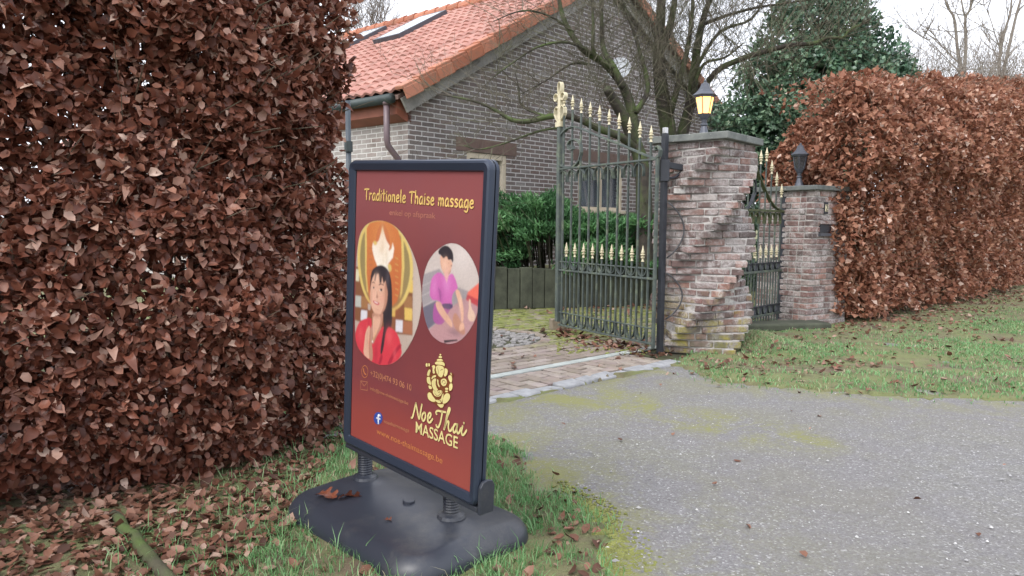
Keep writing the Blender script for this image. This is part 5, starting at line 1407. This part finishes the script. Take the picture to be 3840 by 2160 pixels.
limb(tb, [(2385,540,Yt),(2372,430,Yt+.1),(2340,330,Yt+.1),(2270,240,Yt+.1),(2180,180,Yt),(2110,60,Yt),(2090,-80,Yt)], .08, .02, 26, 1.1, tw)
limb(tb, [(2340,330,Yt),(2300,250,Yt),(2262,180,Yt+.2),(2255,60,Yt+.2),(2250,-90,Yt+.3)], .05, .02, 22, 1.0, tw)
limb(tb, [(2300,260,Yt),(2228,200,Yt-.2),(2225,100,Yt-.2),(2215,-60,Yt-.1)], .035, .012, 14, .9, tw)
limb(tb, [(2385,420,Yt),(2430,330,Yt+.2),(2400,200,Yt+.4),(2370,100,Yt+.5),(2310,-60,Yt+.6)], .04, .014, 22, 1.0, tw)
limb(tb, [(2385,560,Yt),(2330,515,Yt-.2),(2240,480,Yt-.3),(2150,440,Yt-.4),(2060,437,Yt-.5),(1985,455,Yt-.6),(1920,450,Yt-.6),(1860,415,Yt-.6),(1780,380,Yt-.6),(1640,352,Yt-.5)], .055, .010, 34, .8, tw, lv=2)
limb(tb, [(2060,440,Yt-.5),(1960,400,Yt-.4),(1945,330,Yt-.4),(1930,265,Yt-.3)], .018, .006, 10, .5, tw)
limb(tb, [(2090,480,Yt-.4),(2010,495,Yt-.5),(1900,535,Yt-.6),(1800,560,Yt-.6),(1740,545,Yt-.6)], .016, .005, 16, .5, tw)
limb(tb, [(2230,205,Yt),(2130,160,Yt-.2),(2020,175,Yt-.4),(1930,230,Yt-.5),(1850,290,Yt-.6)], .02, .006, 16, .7, tw)
limb(tb, [(2200,240,Yt),(2140,240,Yt-.2),(2050,300,Yt-.3),(1960,350,Yt-.4)], .02, .006, 12, .6, tw)
limb(tb, [(2150,120,Yt),(2060,60,Yt-.2),(1960,40,Yt-.4),(1850,80,Yt-.5)], .018, .005, 12, .7, tw)
# second stem group behind
Y2 = 10.2
limb(tb, [(2520,640,Y2),(2505,480,Y2),(2480,330,Y2),(2470,200,Y2),(2478,60,Y2),(2485,-100,Y2)], .13, .05, 36, 1.1, tw)
limb(tb, [(2478,180,Y2),(2510,110,Y2),(2530,0,Y2),(2535,-80,Y2)], .06, .03, 18, .9, tw)
limb(tb, [(2530,640,Y2),(2560,500,Y2+.2),(2590,380,Y2+.2),(2612,200,Y2+.2),(2640,60,Y2+.2),(2690,-60,Y2+.2)], .10, .03, 40, 1.1, tw)
limb(tb, [(2500,480,Y2),(2540,330,Y2-.2),(2575,200,Y2-.2),(2595,60,Y2-.3),(2600,-60,Y2-.3)], .05, .02, 24, 1.0, tw)
limb(tb, [(2600,330,Y2),(2640,240,Y2),(2720,215,Y2-.1),(2790,160,Y2-.2)], .03, .008, 18, .9, tw)
limb(tb, [(2595,400,Y2),(2680,275,Y2-.2),(2770,225,Y2-.3),(2860,196,Y2-.3),(2960,170,Y2-.4),(3055,162,Y2-.4),(3100,142,Y2-.4),(3160,140,Y2-.4),(3190,110,Y2-.4),(3262,76,Y2-.4)], .045, .012, 44, 1.0, tw)
limb(tb, [(2640,90,Y2),(2720,60,Y2-.2),(2830,30,Y2-.2),(2960,10,Y2-.3),(3100,-10,Y2-.3)], .028, .008, 26, .9, tw)
limb(tb, [(2612,250,Y2),(2700,120,Y2+.3),(2820,70,Y2+.3),(2880,-40,Y2+.3)], .03, .010, 20, 1.0, tw)
# fine whippy shoots between the stems
for k in range(170):
    px = random.uniform(2180, 2950); py = random.uniform(0, 500)
    if px > 2720: py *= .75
    p = dp(px, py, random.uniform(9.0, 10.2))
    grow(tw, p, V((random.gauss(0,.5), random.gauss(0,.3), random.uniform(.3,1.0))), random.uniform(.5,1.3), .006, 0, 2, .15, .3, 3)
tb.build('trunk', M['bark'], tree, smooth=True); tw.build('crown', M['twig'], tree)

def leafy(name, blobs, n, size, mat, label, cat, base, twigs=0):
    T = empty(name, base, label, cat)
    Ps, Ns, Rs = [], [], []; tot = sum(b[3]**2 for b in blobs)
    for (x, y, z, r, sq) in blobs:
        k = int(n*r*r/tot); d = unit(rng.normal(0,1,(k,3))); rad = r*(.55 + .5*rng.random(k)**.6)
        rad = rad*(1 + .22*vnoise(d*r, 4, x) + .14*vnoise(d*r, 11, y))
        Ps.append(np.array([x,y,z]) + d*rad[:,None]*np.array([1,1,sq])); Ns.append(d); Rs.append(np.full(k, random.uniform(-.12,.12)))
    P = np.concatenate(Ps); N = np.concatenate(Ns); R = np.concatenate(Rs)
    keep = vnoise(P, 3.6, 2) + .6*vnoise(P, 9, 5) < .25; P, N, R = P[keep], N[keep], R[keep]
    rv = np.clip(.42 + R + .25*vnoise(P, 5, 3) + rng.normal(0,.2,len(P)), 0, 1)
    leaf_cloud('crown', P, rng.normal(0,.8,P.shape)+N*.5+np.array([0,0,.3]), N+rng.normal(0,.6,P.shape)+np.array([0,0,.5]), rng.uniform(.7,1.3,len(P))*size, .8, mat, T, simple=True, rnd=rv)
    m = MB(); bz = V(base); topz = max(b[2] for b in blobs)
    m.tube([bz, V((bz.x+.05, bz.y, topz*.5)), V((bz.x, bz.y, topz))], [.16,.1,.03], 8)
    for k in range(40):
        b = random.choice(blobs); p0 = V((bz.x, bz.y, random.uniform(.3, topz*.9))); p1 = V((b[0]+random.gauss(0,b[3]*.5), b[1]+random.gauss(0,b[3]*.5), b[2]+random.gauss(0,b[3]*.5)))
        m.tube([p0, (p0+p1)/2+V((0,0,.1)), p1], [.03,.02,.006], 5)
    m.build('trunk', M['bark'], T); return T
def bl_(px, py, Y, rpx, sq=1.0):
    p = dp(px, py, Y); return (p.x, p.y, p.z, rpx/FPX*Y, sq)
Ye = 13.2
leafy('evergreen_tree', [bl_(3080,60,Ye,120,1.4), bl_(3000,170,Ye,140,1.1), bl_(3160,130,Ye,130,1.2), bl_(2930,300,Ye,160), bl_(3080,290,Ye,170), bl_(3230,260,Ye,150), bl_(2850,450,Ye,170), bl_(3000,470,Ye,190), bl_(3180,430,Ye,200), bl_(3330,400,Ye,130), bl_(2790,590,Ye,130), bl_(2900,620,Ye,160), bl_(3060,640,Ye,160), bl_(3340,300,Ye,80), bl_(3060,-60,Ye,70,1.4), bl_(3190,0,Ye,70,1.4), bl_(2950,80,Ye,60,1.3), bl_(2780,760,Ye,130), bl_(2850,900,Ye-1,120), bl_(2800,1000,Ye-1,90), bl_(2760,470,Ye,90)],
      70000, .085, M['holly'], 'tall dark green evergreen tree rising behind the brown hedge', 'tree', (dp(3060,700,Ye).x, Ye, 0))
# bare birches and scrub beyond the hedge
def bare(name, base, Y, forks, label, group, wk=.6):
    T = empty(name, base, label, 'tree', group); a, b = MB(), MB()
    for f_ in forks: limb(a, [(x, y, Y) for x, y in f_[0]], f_[1]*wk, f_[2]*wk, f_[3], f_[4], b, up=.35, lv=1, wob=.18, nb=3, tr=.012)
    a.build('trunk', M['twig_pale'], T, smooth=True); b.build('crown', M['twig_pale'], T); return T
Yb = 21
b0 = dp(3615, 400, Yb)
bare('birch_tree', (b0.x, Yb, 0), Yb, [([(3605,500),(3606,300),(3590,180),(3578,70),(3550,20),(3535,-60)], .10,.03,16,1.1), ([(3612,300),(3622,180),(3620,70),(3640,30),(3650,-60)], .09,.03,16,1.1), ([(3620,70),(3605,0),(3600,-60)], .04,.02,6,.9), ([(3600,240),(3530,170),(3490,110)], .03,.01,14,1.0), ([(3605,280),(3560,230),(3480,150),(3430,120)], .025,.008,14,.9)], 'left pale bare birch with two thin stems beyond the right hedge', None)
b0 = dp(3750, 400, Yb)
bare('birch_tree', (b0.x, Yb, 0), Yb, [([(3742,500),(3745,300),(3750,200),(3770,110),(3790,40),(3795,-60)], .10,.03,16,1.1), ([(3755,300),(3785,170),(3810,60),(3830,-10),(3850,-60)], .08,.03,16,1.1), ([(3752,190),(3735,140),(3710,60),(3690,20)], .03,.01,12,1.0), ([(3750,260),(3720,170),(3690,120)], .025,.008,10,.9)], 'right pale bare birch leaning out of frame beyond the right hedge', None)
T = tag(empty('thicket', (dp(3450,500,15).x, 15, 0), 'tangle of bare grey twigs showing above the right hedge', 'thicket'))
m = MB()
for k in range(330):
    px = random.uniform(3280, 4000); Y = random.uniform(13.5, 18); p = dp(px, random.uniform(330, 460), Y)
    grow(m, p, V((random.gauss(0,.45), random.gauss(0,.3), 1)), random.uniform(.4,1.0)*(1.0 if px > 3420 else .8), .008, 0, 2, .2, .4, 3, .003)
m.build('crown', M['twig_pale'], T)
T = empty('bare_tree', (dp(1400,500,17).x-1, 24, 0), 'small bare tree top showing over the roof ridge at the hedge edge', 'tree')
m = MB(); m2 = MB(); b0 = dp(1370, 300, 24)
m2.tube([(b0.x, 24, 0), (b0.x, 24, b0.z-.5), (b0.x+.2, 24, b0.z+1.5)], [.2,.12,.05], 8); m2.build('trunk', M['twig_pale'], T)
for k in range(70): grow(m, dp(random.uniform(1290,1450), random.uniform(60,200), 24), V((random.gauss(0,.5), 0, 1)), random.uniform(.6,1.4), .012, 0, 2, .2, .3, 3, .005)
m.build('crown', M['twig_pale'], T)
# overhead cables
for (ya, yb, xa, lab) in ((236,232,3380,'uppermost of the thin overhead cables crossing the pale sky'),(270,256,3390,'middle one of the thin overhead cables above the hedge'),(276,262,3400,'lowest of the thin overhead cables just above the hedge')):
    p0, p1 = dp(xa-900, ya+14, 26), dp(4300, yb-4, 26); m = MB(); pts = [p0.lerp(p1, i/16) - V((0,0,.25*math.sin(math.pi*i/16))) for i in range(17)]
    m.tube(pts, .011, 5); tag(m.build('overhead_cable', M['cable'], origin=pts[0]), lab, 'cable', 'overhead cables')

# grey post and bin behind the left hedge
m = MB(); b0 = dp(1306, 500, 5.6); zt_ = dp(1306, 378, 5.6).z
T = empty('metal_post', (b0.x, 5.6, 0), 'thin blue grey metal post half hidden at the left hedge end', 'post')
m.tube([(b0.x,5.6,0),(b0.x,5.6,zt_)], .020, 12); m.build('shaft', M['bin'], T, smooth=True)
m = MB(); zc = dp(1313, 545, 5.6).z; m.tube([(b0.x,5.6,zc-.05),(b0.x,5.6,zc+.03)], .032, 12); m.build('collar', M['gutter'], T)
T = empty('wheelie_bin', dp(1275, 1050, 6.3), 'dark blue grey bin just visible between hedge and sign', 'bin'); c = V((dp(1275,1050,6.3).x, 6.3, 0))
m = MB(); m.lathe(c, [(.24,.03),(.30,.62)], 4, phase=.6); m.build('body', M['bin'], T, bevel=.01); m = MB(); m.lathe(c, [(.33,.622),(.33,.65),(.20,.69)], 4, phase=.6); m.build('lid', M['bin'], T, bevel=.01)

# ------------------------------------------------------------------ grass, litter, pebbles, moss, stick
lit_line = [tuple(gp(*p)[:2]) for p in ((1330,1640),(1180,1760),(1050,1960),(850,2200),(700,2500))]
def near_soil(x, y, j=.06): return is_soil(x + rng.normal(0, j, len(x)), y + rng.normal(0, j, len(x))) & ~inpoly(x, y, DW_IN)
def scatter(n, x0, x1, y0, y1):
    return rng.uniform(x0, x1, n), rng.uniform(y0, y1, n)
def is_soil(x, y):
    n = edge_n(x, y); return (segdist(x, y, [tuple(E_COB0[:2]), tuple(E_COB1[:2])]) > .14) & ~(inpoly(x + n, y + n*.7, road_poly) | inpoly(x, y, DW_IN))
litter_poly = [tuple(gp(*p)[:2]) for p in ((1340,1600),(1250,1720),(1130,1880),(1100,2000),(900,2160),(700,2600))] + [(-6,.3),(-6,4.6),(-1.0,4.6)]
def in_base(x, y, pad=0.0):
    bx = (x-BC.x)*BX.x + (y-BC.y)*BX.y; by = (x-BC.x)*BY.x + (y-BC.y)*BY.y
    return (np.abs(bx) < hwX+pad) & (np.abs(by) < hwY+pad)
def blades(name, x, y, hgt, wid, mat, kind_rnd=None, lean=.5):
    n = len(x); z = ground_z(x, y); z = np.where(z < -.02, .002, z); P = np.stack([x,y,z],-1); a = rng.random(n)*6.283
    side = np.stack([np.cos(a), np.sin(a), 0*a],-1); b = a + rng.normal(1.57,.4,n)
    ln = np.abs(rng.normal(lean,.35,n))[:,None]*np.stack([np.cos(b), np.sin(b), 0*b],-1)
    h = hgt[:,None]; w = wid[:,None]; upv = np.array([0,0,1.0])
    v0, v1 = P - side*w, P + side*w
    mid = P + upv*h*.6 + ln*h*.3; v2, v3 = mid - side*w*.7, mid + side*w*.7
    tip = P + upv*h*.92 + ln*h*.95
    co = np.stack([v0,v1,v2,v3,tip],1).reshape(-1,3); b_ = (np.arange(n)*5)[:,None]
    q = b_ + np.array([[0,1,3,2]]); tr_ = b_ + np.array([[2,3,4]])
    rv = rng.random(n) if kind_rnd is None else kind_rnd
    return np_mesh(name, co, [q, tr_], np.repeat(rv,5), mat, smooth=False)
xs, ys = [], []
x, y = scatter(150000, -1.3, .9, 1.2, 4.6)             # around the sign
P = np.stack([x,y,0*x],-1)
d = .22 + .42*vnoise(P, 4.5, 2) + .35*vnoise(P, 11, 7)
d = np.where(inpoly(x, y, litter_poly), .05 + .25*(vnoise(P,5,3) > .62) + .3*np.exp(-segdist(x,y,litter_poly[:6])/.12), d)
k = near_soil(x, y, .035) & (rng.random(len(x)) < d) & ~in_base(x, y, -.02)
xs.append(x[k]); ys.append(y[k])
x, y = scatter(230000, 1.1, 9.5, 3.6, 9.8)              # strip by the pillars and the right hedge
P = np.stack([x,y,0*x],-1)
hd_ = segdist(x, y, _h2 + [(12.4,16.6)])
d = (.14 + .5*vnoise(P, 1.9, 2) + .35*vnoise(P, 7, 7))*np.clip((hd_-.25)/.9, .06, 1)
d = d*np.where(x > 5.2, np.clip(1 - (x-5.2)*.22, .25, 1), 1)
k = near_soil(x, y, .09) & (rng.random(len(x)) < d*.9)
xs.append(x[k]); ys.append(y[k])
xt = rng.normal(MOUND.x, .17, 2600); yt = rng.normal(MOUND.y-.05, .13, 2600); kt = is_soil(xt, yt); xs.append(xt[kt]); ys.append(yt[kt]); ntan = kt.sum()
x, y = np.concatenate(xs), np.concatenate(ys)
far = y > 3.6
hg = np.where(far, rng.uniform(.012,.035,len(x)), rng.uniform(.012,.042,len(x)) + .05*(rng.random(len(x)) < .05))
tag(blades('grass', x, y, hg, np.where(far, .0035, .0018), M['grass'], np.clip(rng.normal(.5,.2,len(x)) + .4*(rng.random(len(x)) < .08) + .5*(np.arange(len(x)) >= len(x)-ntan)*(rng.random(len(x)) < .7) + .18*vnoise(np.stack([x,y,0*x],-1),2.5,12),0,1), .75), 'short green grass growing on the verges', 'grass', kind='stuff')
# fallen leaves
def litter(name, x, y, size, mat, label, lift=.012):
    n = len(x); z = ground_z(x, y); z = np.where(z < -.02, .004, z)
    P = np.stack([x,y,z + rng.uniform(.002,lift,n)],-1); a = rng.random(n)*6.283
    D = np.stack([np.cos(a), np.sin(a), rng.normal(0,.28,n)],-1); N = rng.normal(0,.30,(n,3)) + np.array([0,0,1])
    o = leaf_cloud(name, P, D, N, size, .78, mat, curl=.7, fold=.35); return tag(o, label, 'leaves', kind='stuff')
X_, Y_, S_ = [], [], []
x, y = scatter(36000, -5.2, .2, .9, 4.4)
k = inpoly(x, y, litter_poly) & ~in_base(x, y, .0); X_.append(x[k]); Y_.append(y[k]); S_.append(rng.uniform(.022,.052,k.sum()))
x, y = scatter(4200, -1.3, .95, 1.2, 4.6); P = np.stack([x,y,0*x],-1)
k = ~inpoly(x, y, litter_poly) & is_soil(x, y) & ~in_base(x, y, 0) & (rng.random(len(x)) < .35+.5*vnoise(P,4,8)); X_.append(x[k]); Y_.append(y[k]); S_.append(rng.uniform(.02,.052,k.sum()))
x, y = scatter(16000, 1.0, 11, 4.6, 13); P = np.stack([x,y,0*x],-1); hd_ = segdist(x, y, _h2 + [(12.4,16.6)]); pd2 = np.hypot(x-1.8, y-5.9)
pr_ = 1.1*np.exp(-(hd_/.55)**2) + .14 + .7*np.exp(-(pd2/.7)**2)*(vnoise(P,5,1) > -.3) + .35*(vnoise(P,2.3,4) > .30)
k = near_soil(x, y, .16) & (rng.random(len(x)) < pr_); X_.append(x[k]); Y_.append(y[k]); S_.append(rng.uniform(.03,.065,k.sum()))
x, y = scatter(4200, -.6, 2.3, 5.4, 10.0); gdist = segdist(x, y, [tuple(G0[:2]), tuple(G1[:2])]); pdist = segdist(x, y, [tuple(pA[:2]), tuple(pB[:2])])
k = inpoly(x, y, DW_IN) & (rng.random(len(x)) < .9*np.exp(-(gdist/.22)**2) + .6*np.exp(-pdist/.3)*(x > .6) + .03); X_.append(x[k]); Y_.append(y[k]); S_.append(rng.uniform(.04,.08,k.sum()))
x, y = scatter(60, .2, 6.5, 1.6, 5.6); k = inpoly(x, y, road_poly); X_.append(x[k]); Y_.append(y[k]); S_.append(rng.uniform(.015,.04,k.sum()))
litter('fallen_leaves', np.concatenate(X_), np.concatenate(Y_), np.concatenate(S_), M['litter'], 'carpet of fallen brown leaves on verge and driveway')
# pebbles
x = np.concatenate([rng.uniform(-.2, 3.6, 9000), rng.uniform(.3, 7.5, 7000)]); y = np.concatenate([rng.uniform(1.3, 4.2, 9000), rng.uniform(2.6, 6.4, 7000)])
k = inpoly(x, y, road_poly) & ~inpoly(x, y, DW_IN); x, y = x[k], y[k]; n = len(x)
s_ = rng.exponential(.0011, n) + .0016; OCT = np.array([(1,0,0),(0,1,0),(-1,0,0),(0,-1,0),(0,0,.7),(0,0,-.7)], float)
OF = np.array([(0,1,4),(1,2,4),(2,3,4),(3,0,4)])
co = np.stack([x,y,np.full(n,.003)],-1)[:,None,:] + (OCT[None]*s_[:,None,None])*rng.uniform(.6,1.4,(n,1,3)); co = co.reshape(-1,3)
rv = np.clip(rng.beta(2,2.2,n) + .5*(rng.random(n) < .06),0,1)
tag(np_mesh('gravel', co, [((np.arange(n)*6)[:,None,None]+OF[None]).reshape(-1,3)], np.repeat(rv,6), M['pebble'], smooth=False), 'fine pale grit scattered over the road', 'gravel', kind='stuff')
# moss cushions along the road edge
mx, my, ms = [], [], []
for (a, b, n, sp_) in (((2200,1940),(2300,2140),1100,.045), ((2200,1880),(2290,2050),700,.045), ((2330,2060),(2420,2110),160,.04), ((2120,1820),(2230,1950),300,.03)):
    pa_, pb_ = gp(*a), gp(*b)
    for k in range(n):
        q = random.random(); mx.append(pa_.x+(pb_.x-pa_.x)*q+random.gauss(0,sp_)); my.append(pa_.y+(pb_.y-pa_.y)*q+random.gauss(0,sp_)); ms.append(random.uniform(.003,.0085))
c2 = [gp(random.uniform(2080,2440), random.uniform(1330,1240)) for _ in range(260)]
for p in c2: mx.append(p.x); my.append(p.y); ms.append(random.uniform(.008,.022))
m = MB()
for a, b, s in zip(mx, my, ms): m.lathe((a,b,-.001), [(s,0),(s*.95,s*.35),(s*.6,s*.65),(.001,s*.75)], 7)
tag(m.build('moss', M['moss'], smooth=True), 'yellow green moss cushions on the road edge and pavers', 'moss', kind='stuff')
# mossy stick
s0, s1 = gp(425, 1955), gp(640, 2230); m = MB(); ps = [s0.lerp(s1, i/8) + V((random.gauss(0,.006), random.gauss(0,.006), .03)) for i in range(9)]
m.tube(ps, [.016,.019,.02,.021,.02,.022,.021,.02,.018], 10); tag(m.build('fallen_branch', M['stick'], origin=s0, smooth=True), 'moss covered fallen branch lying in the brown leaves', 'branch')
# oak leaves on the sign base
def oak(px, py, sz, ang, lab, tilt=.1, grp='leaves lying on the sign base'):
    p = gp(px, py, .09); bx = (p-BC).dot(BX); by = (p-BC).dot(BY); z = base_h(bx, by) + .006
    R = Matrix.Translation((p.x, p.y, z)) @ Euler((tilt, random.gauss(0,.15), ang)).to_matrix().to_4x4()
    m = MB(); top = OAK; vs = []; n = len(OAK)
    for x_, y_ in OAK: vs += [(x_*sz, y_*sz, .25*sz*y_*y_*4 + .10*sz*math.sin(x_*5)), (x_*sz, 0, .10*sz*math.sin(x_*5)), (x_*sz, -y_*sz, .3*sz*y_*y_*4 + .1*sz*math.sin(x_*5))]
    fs = []
    for i in range(n-1): fs += [(3*i,3*i+1,3*i+4,3*i+3), (3*i+1,3*i+2,3*i+5,3*i+4)]
    m.add([R @ V(v_) for v_ in vs], fs); tag(m.build('oak_leaf', M['oak'], origin=(p.x,p.y,z)), lab, 'leaf', grp)
oak(1185, 1868, .10, -.5, 'dark flat wet oak leaf at the left end of the sign base')
oak(1262, 1890, .095, .55, 'curled red brown oak leaf beside the dark flat one on the base', -.5)
oak(1440, 1962, .045, .2, 'tiny brown leaf alone in the middle of the sign base')
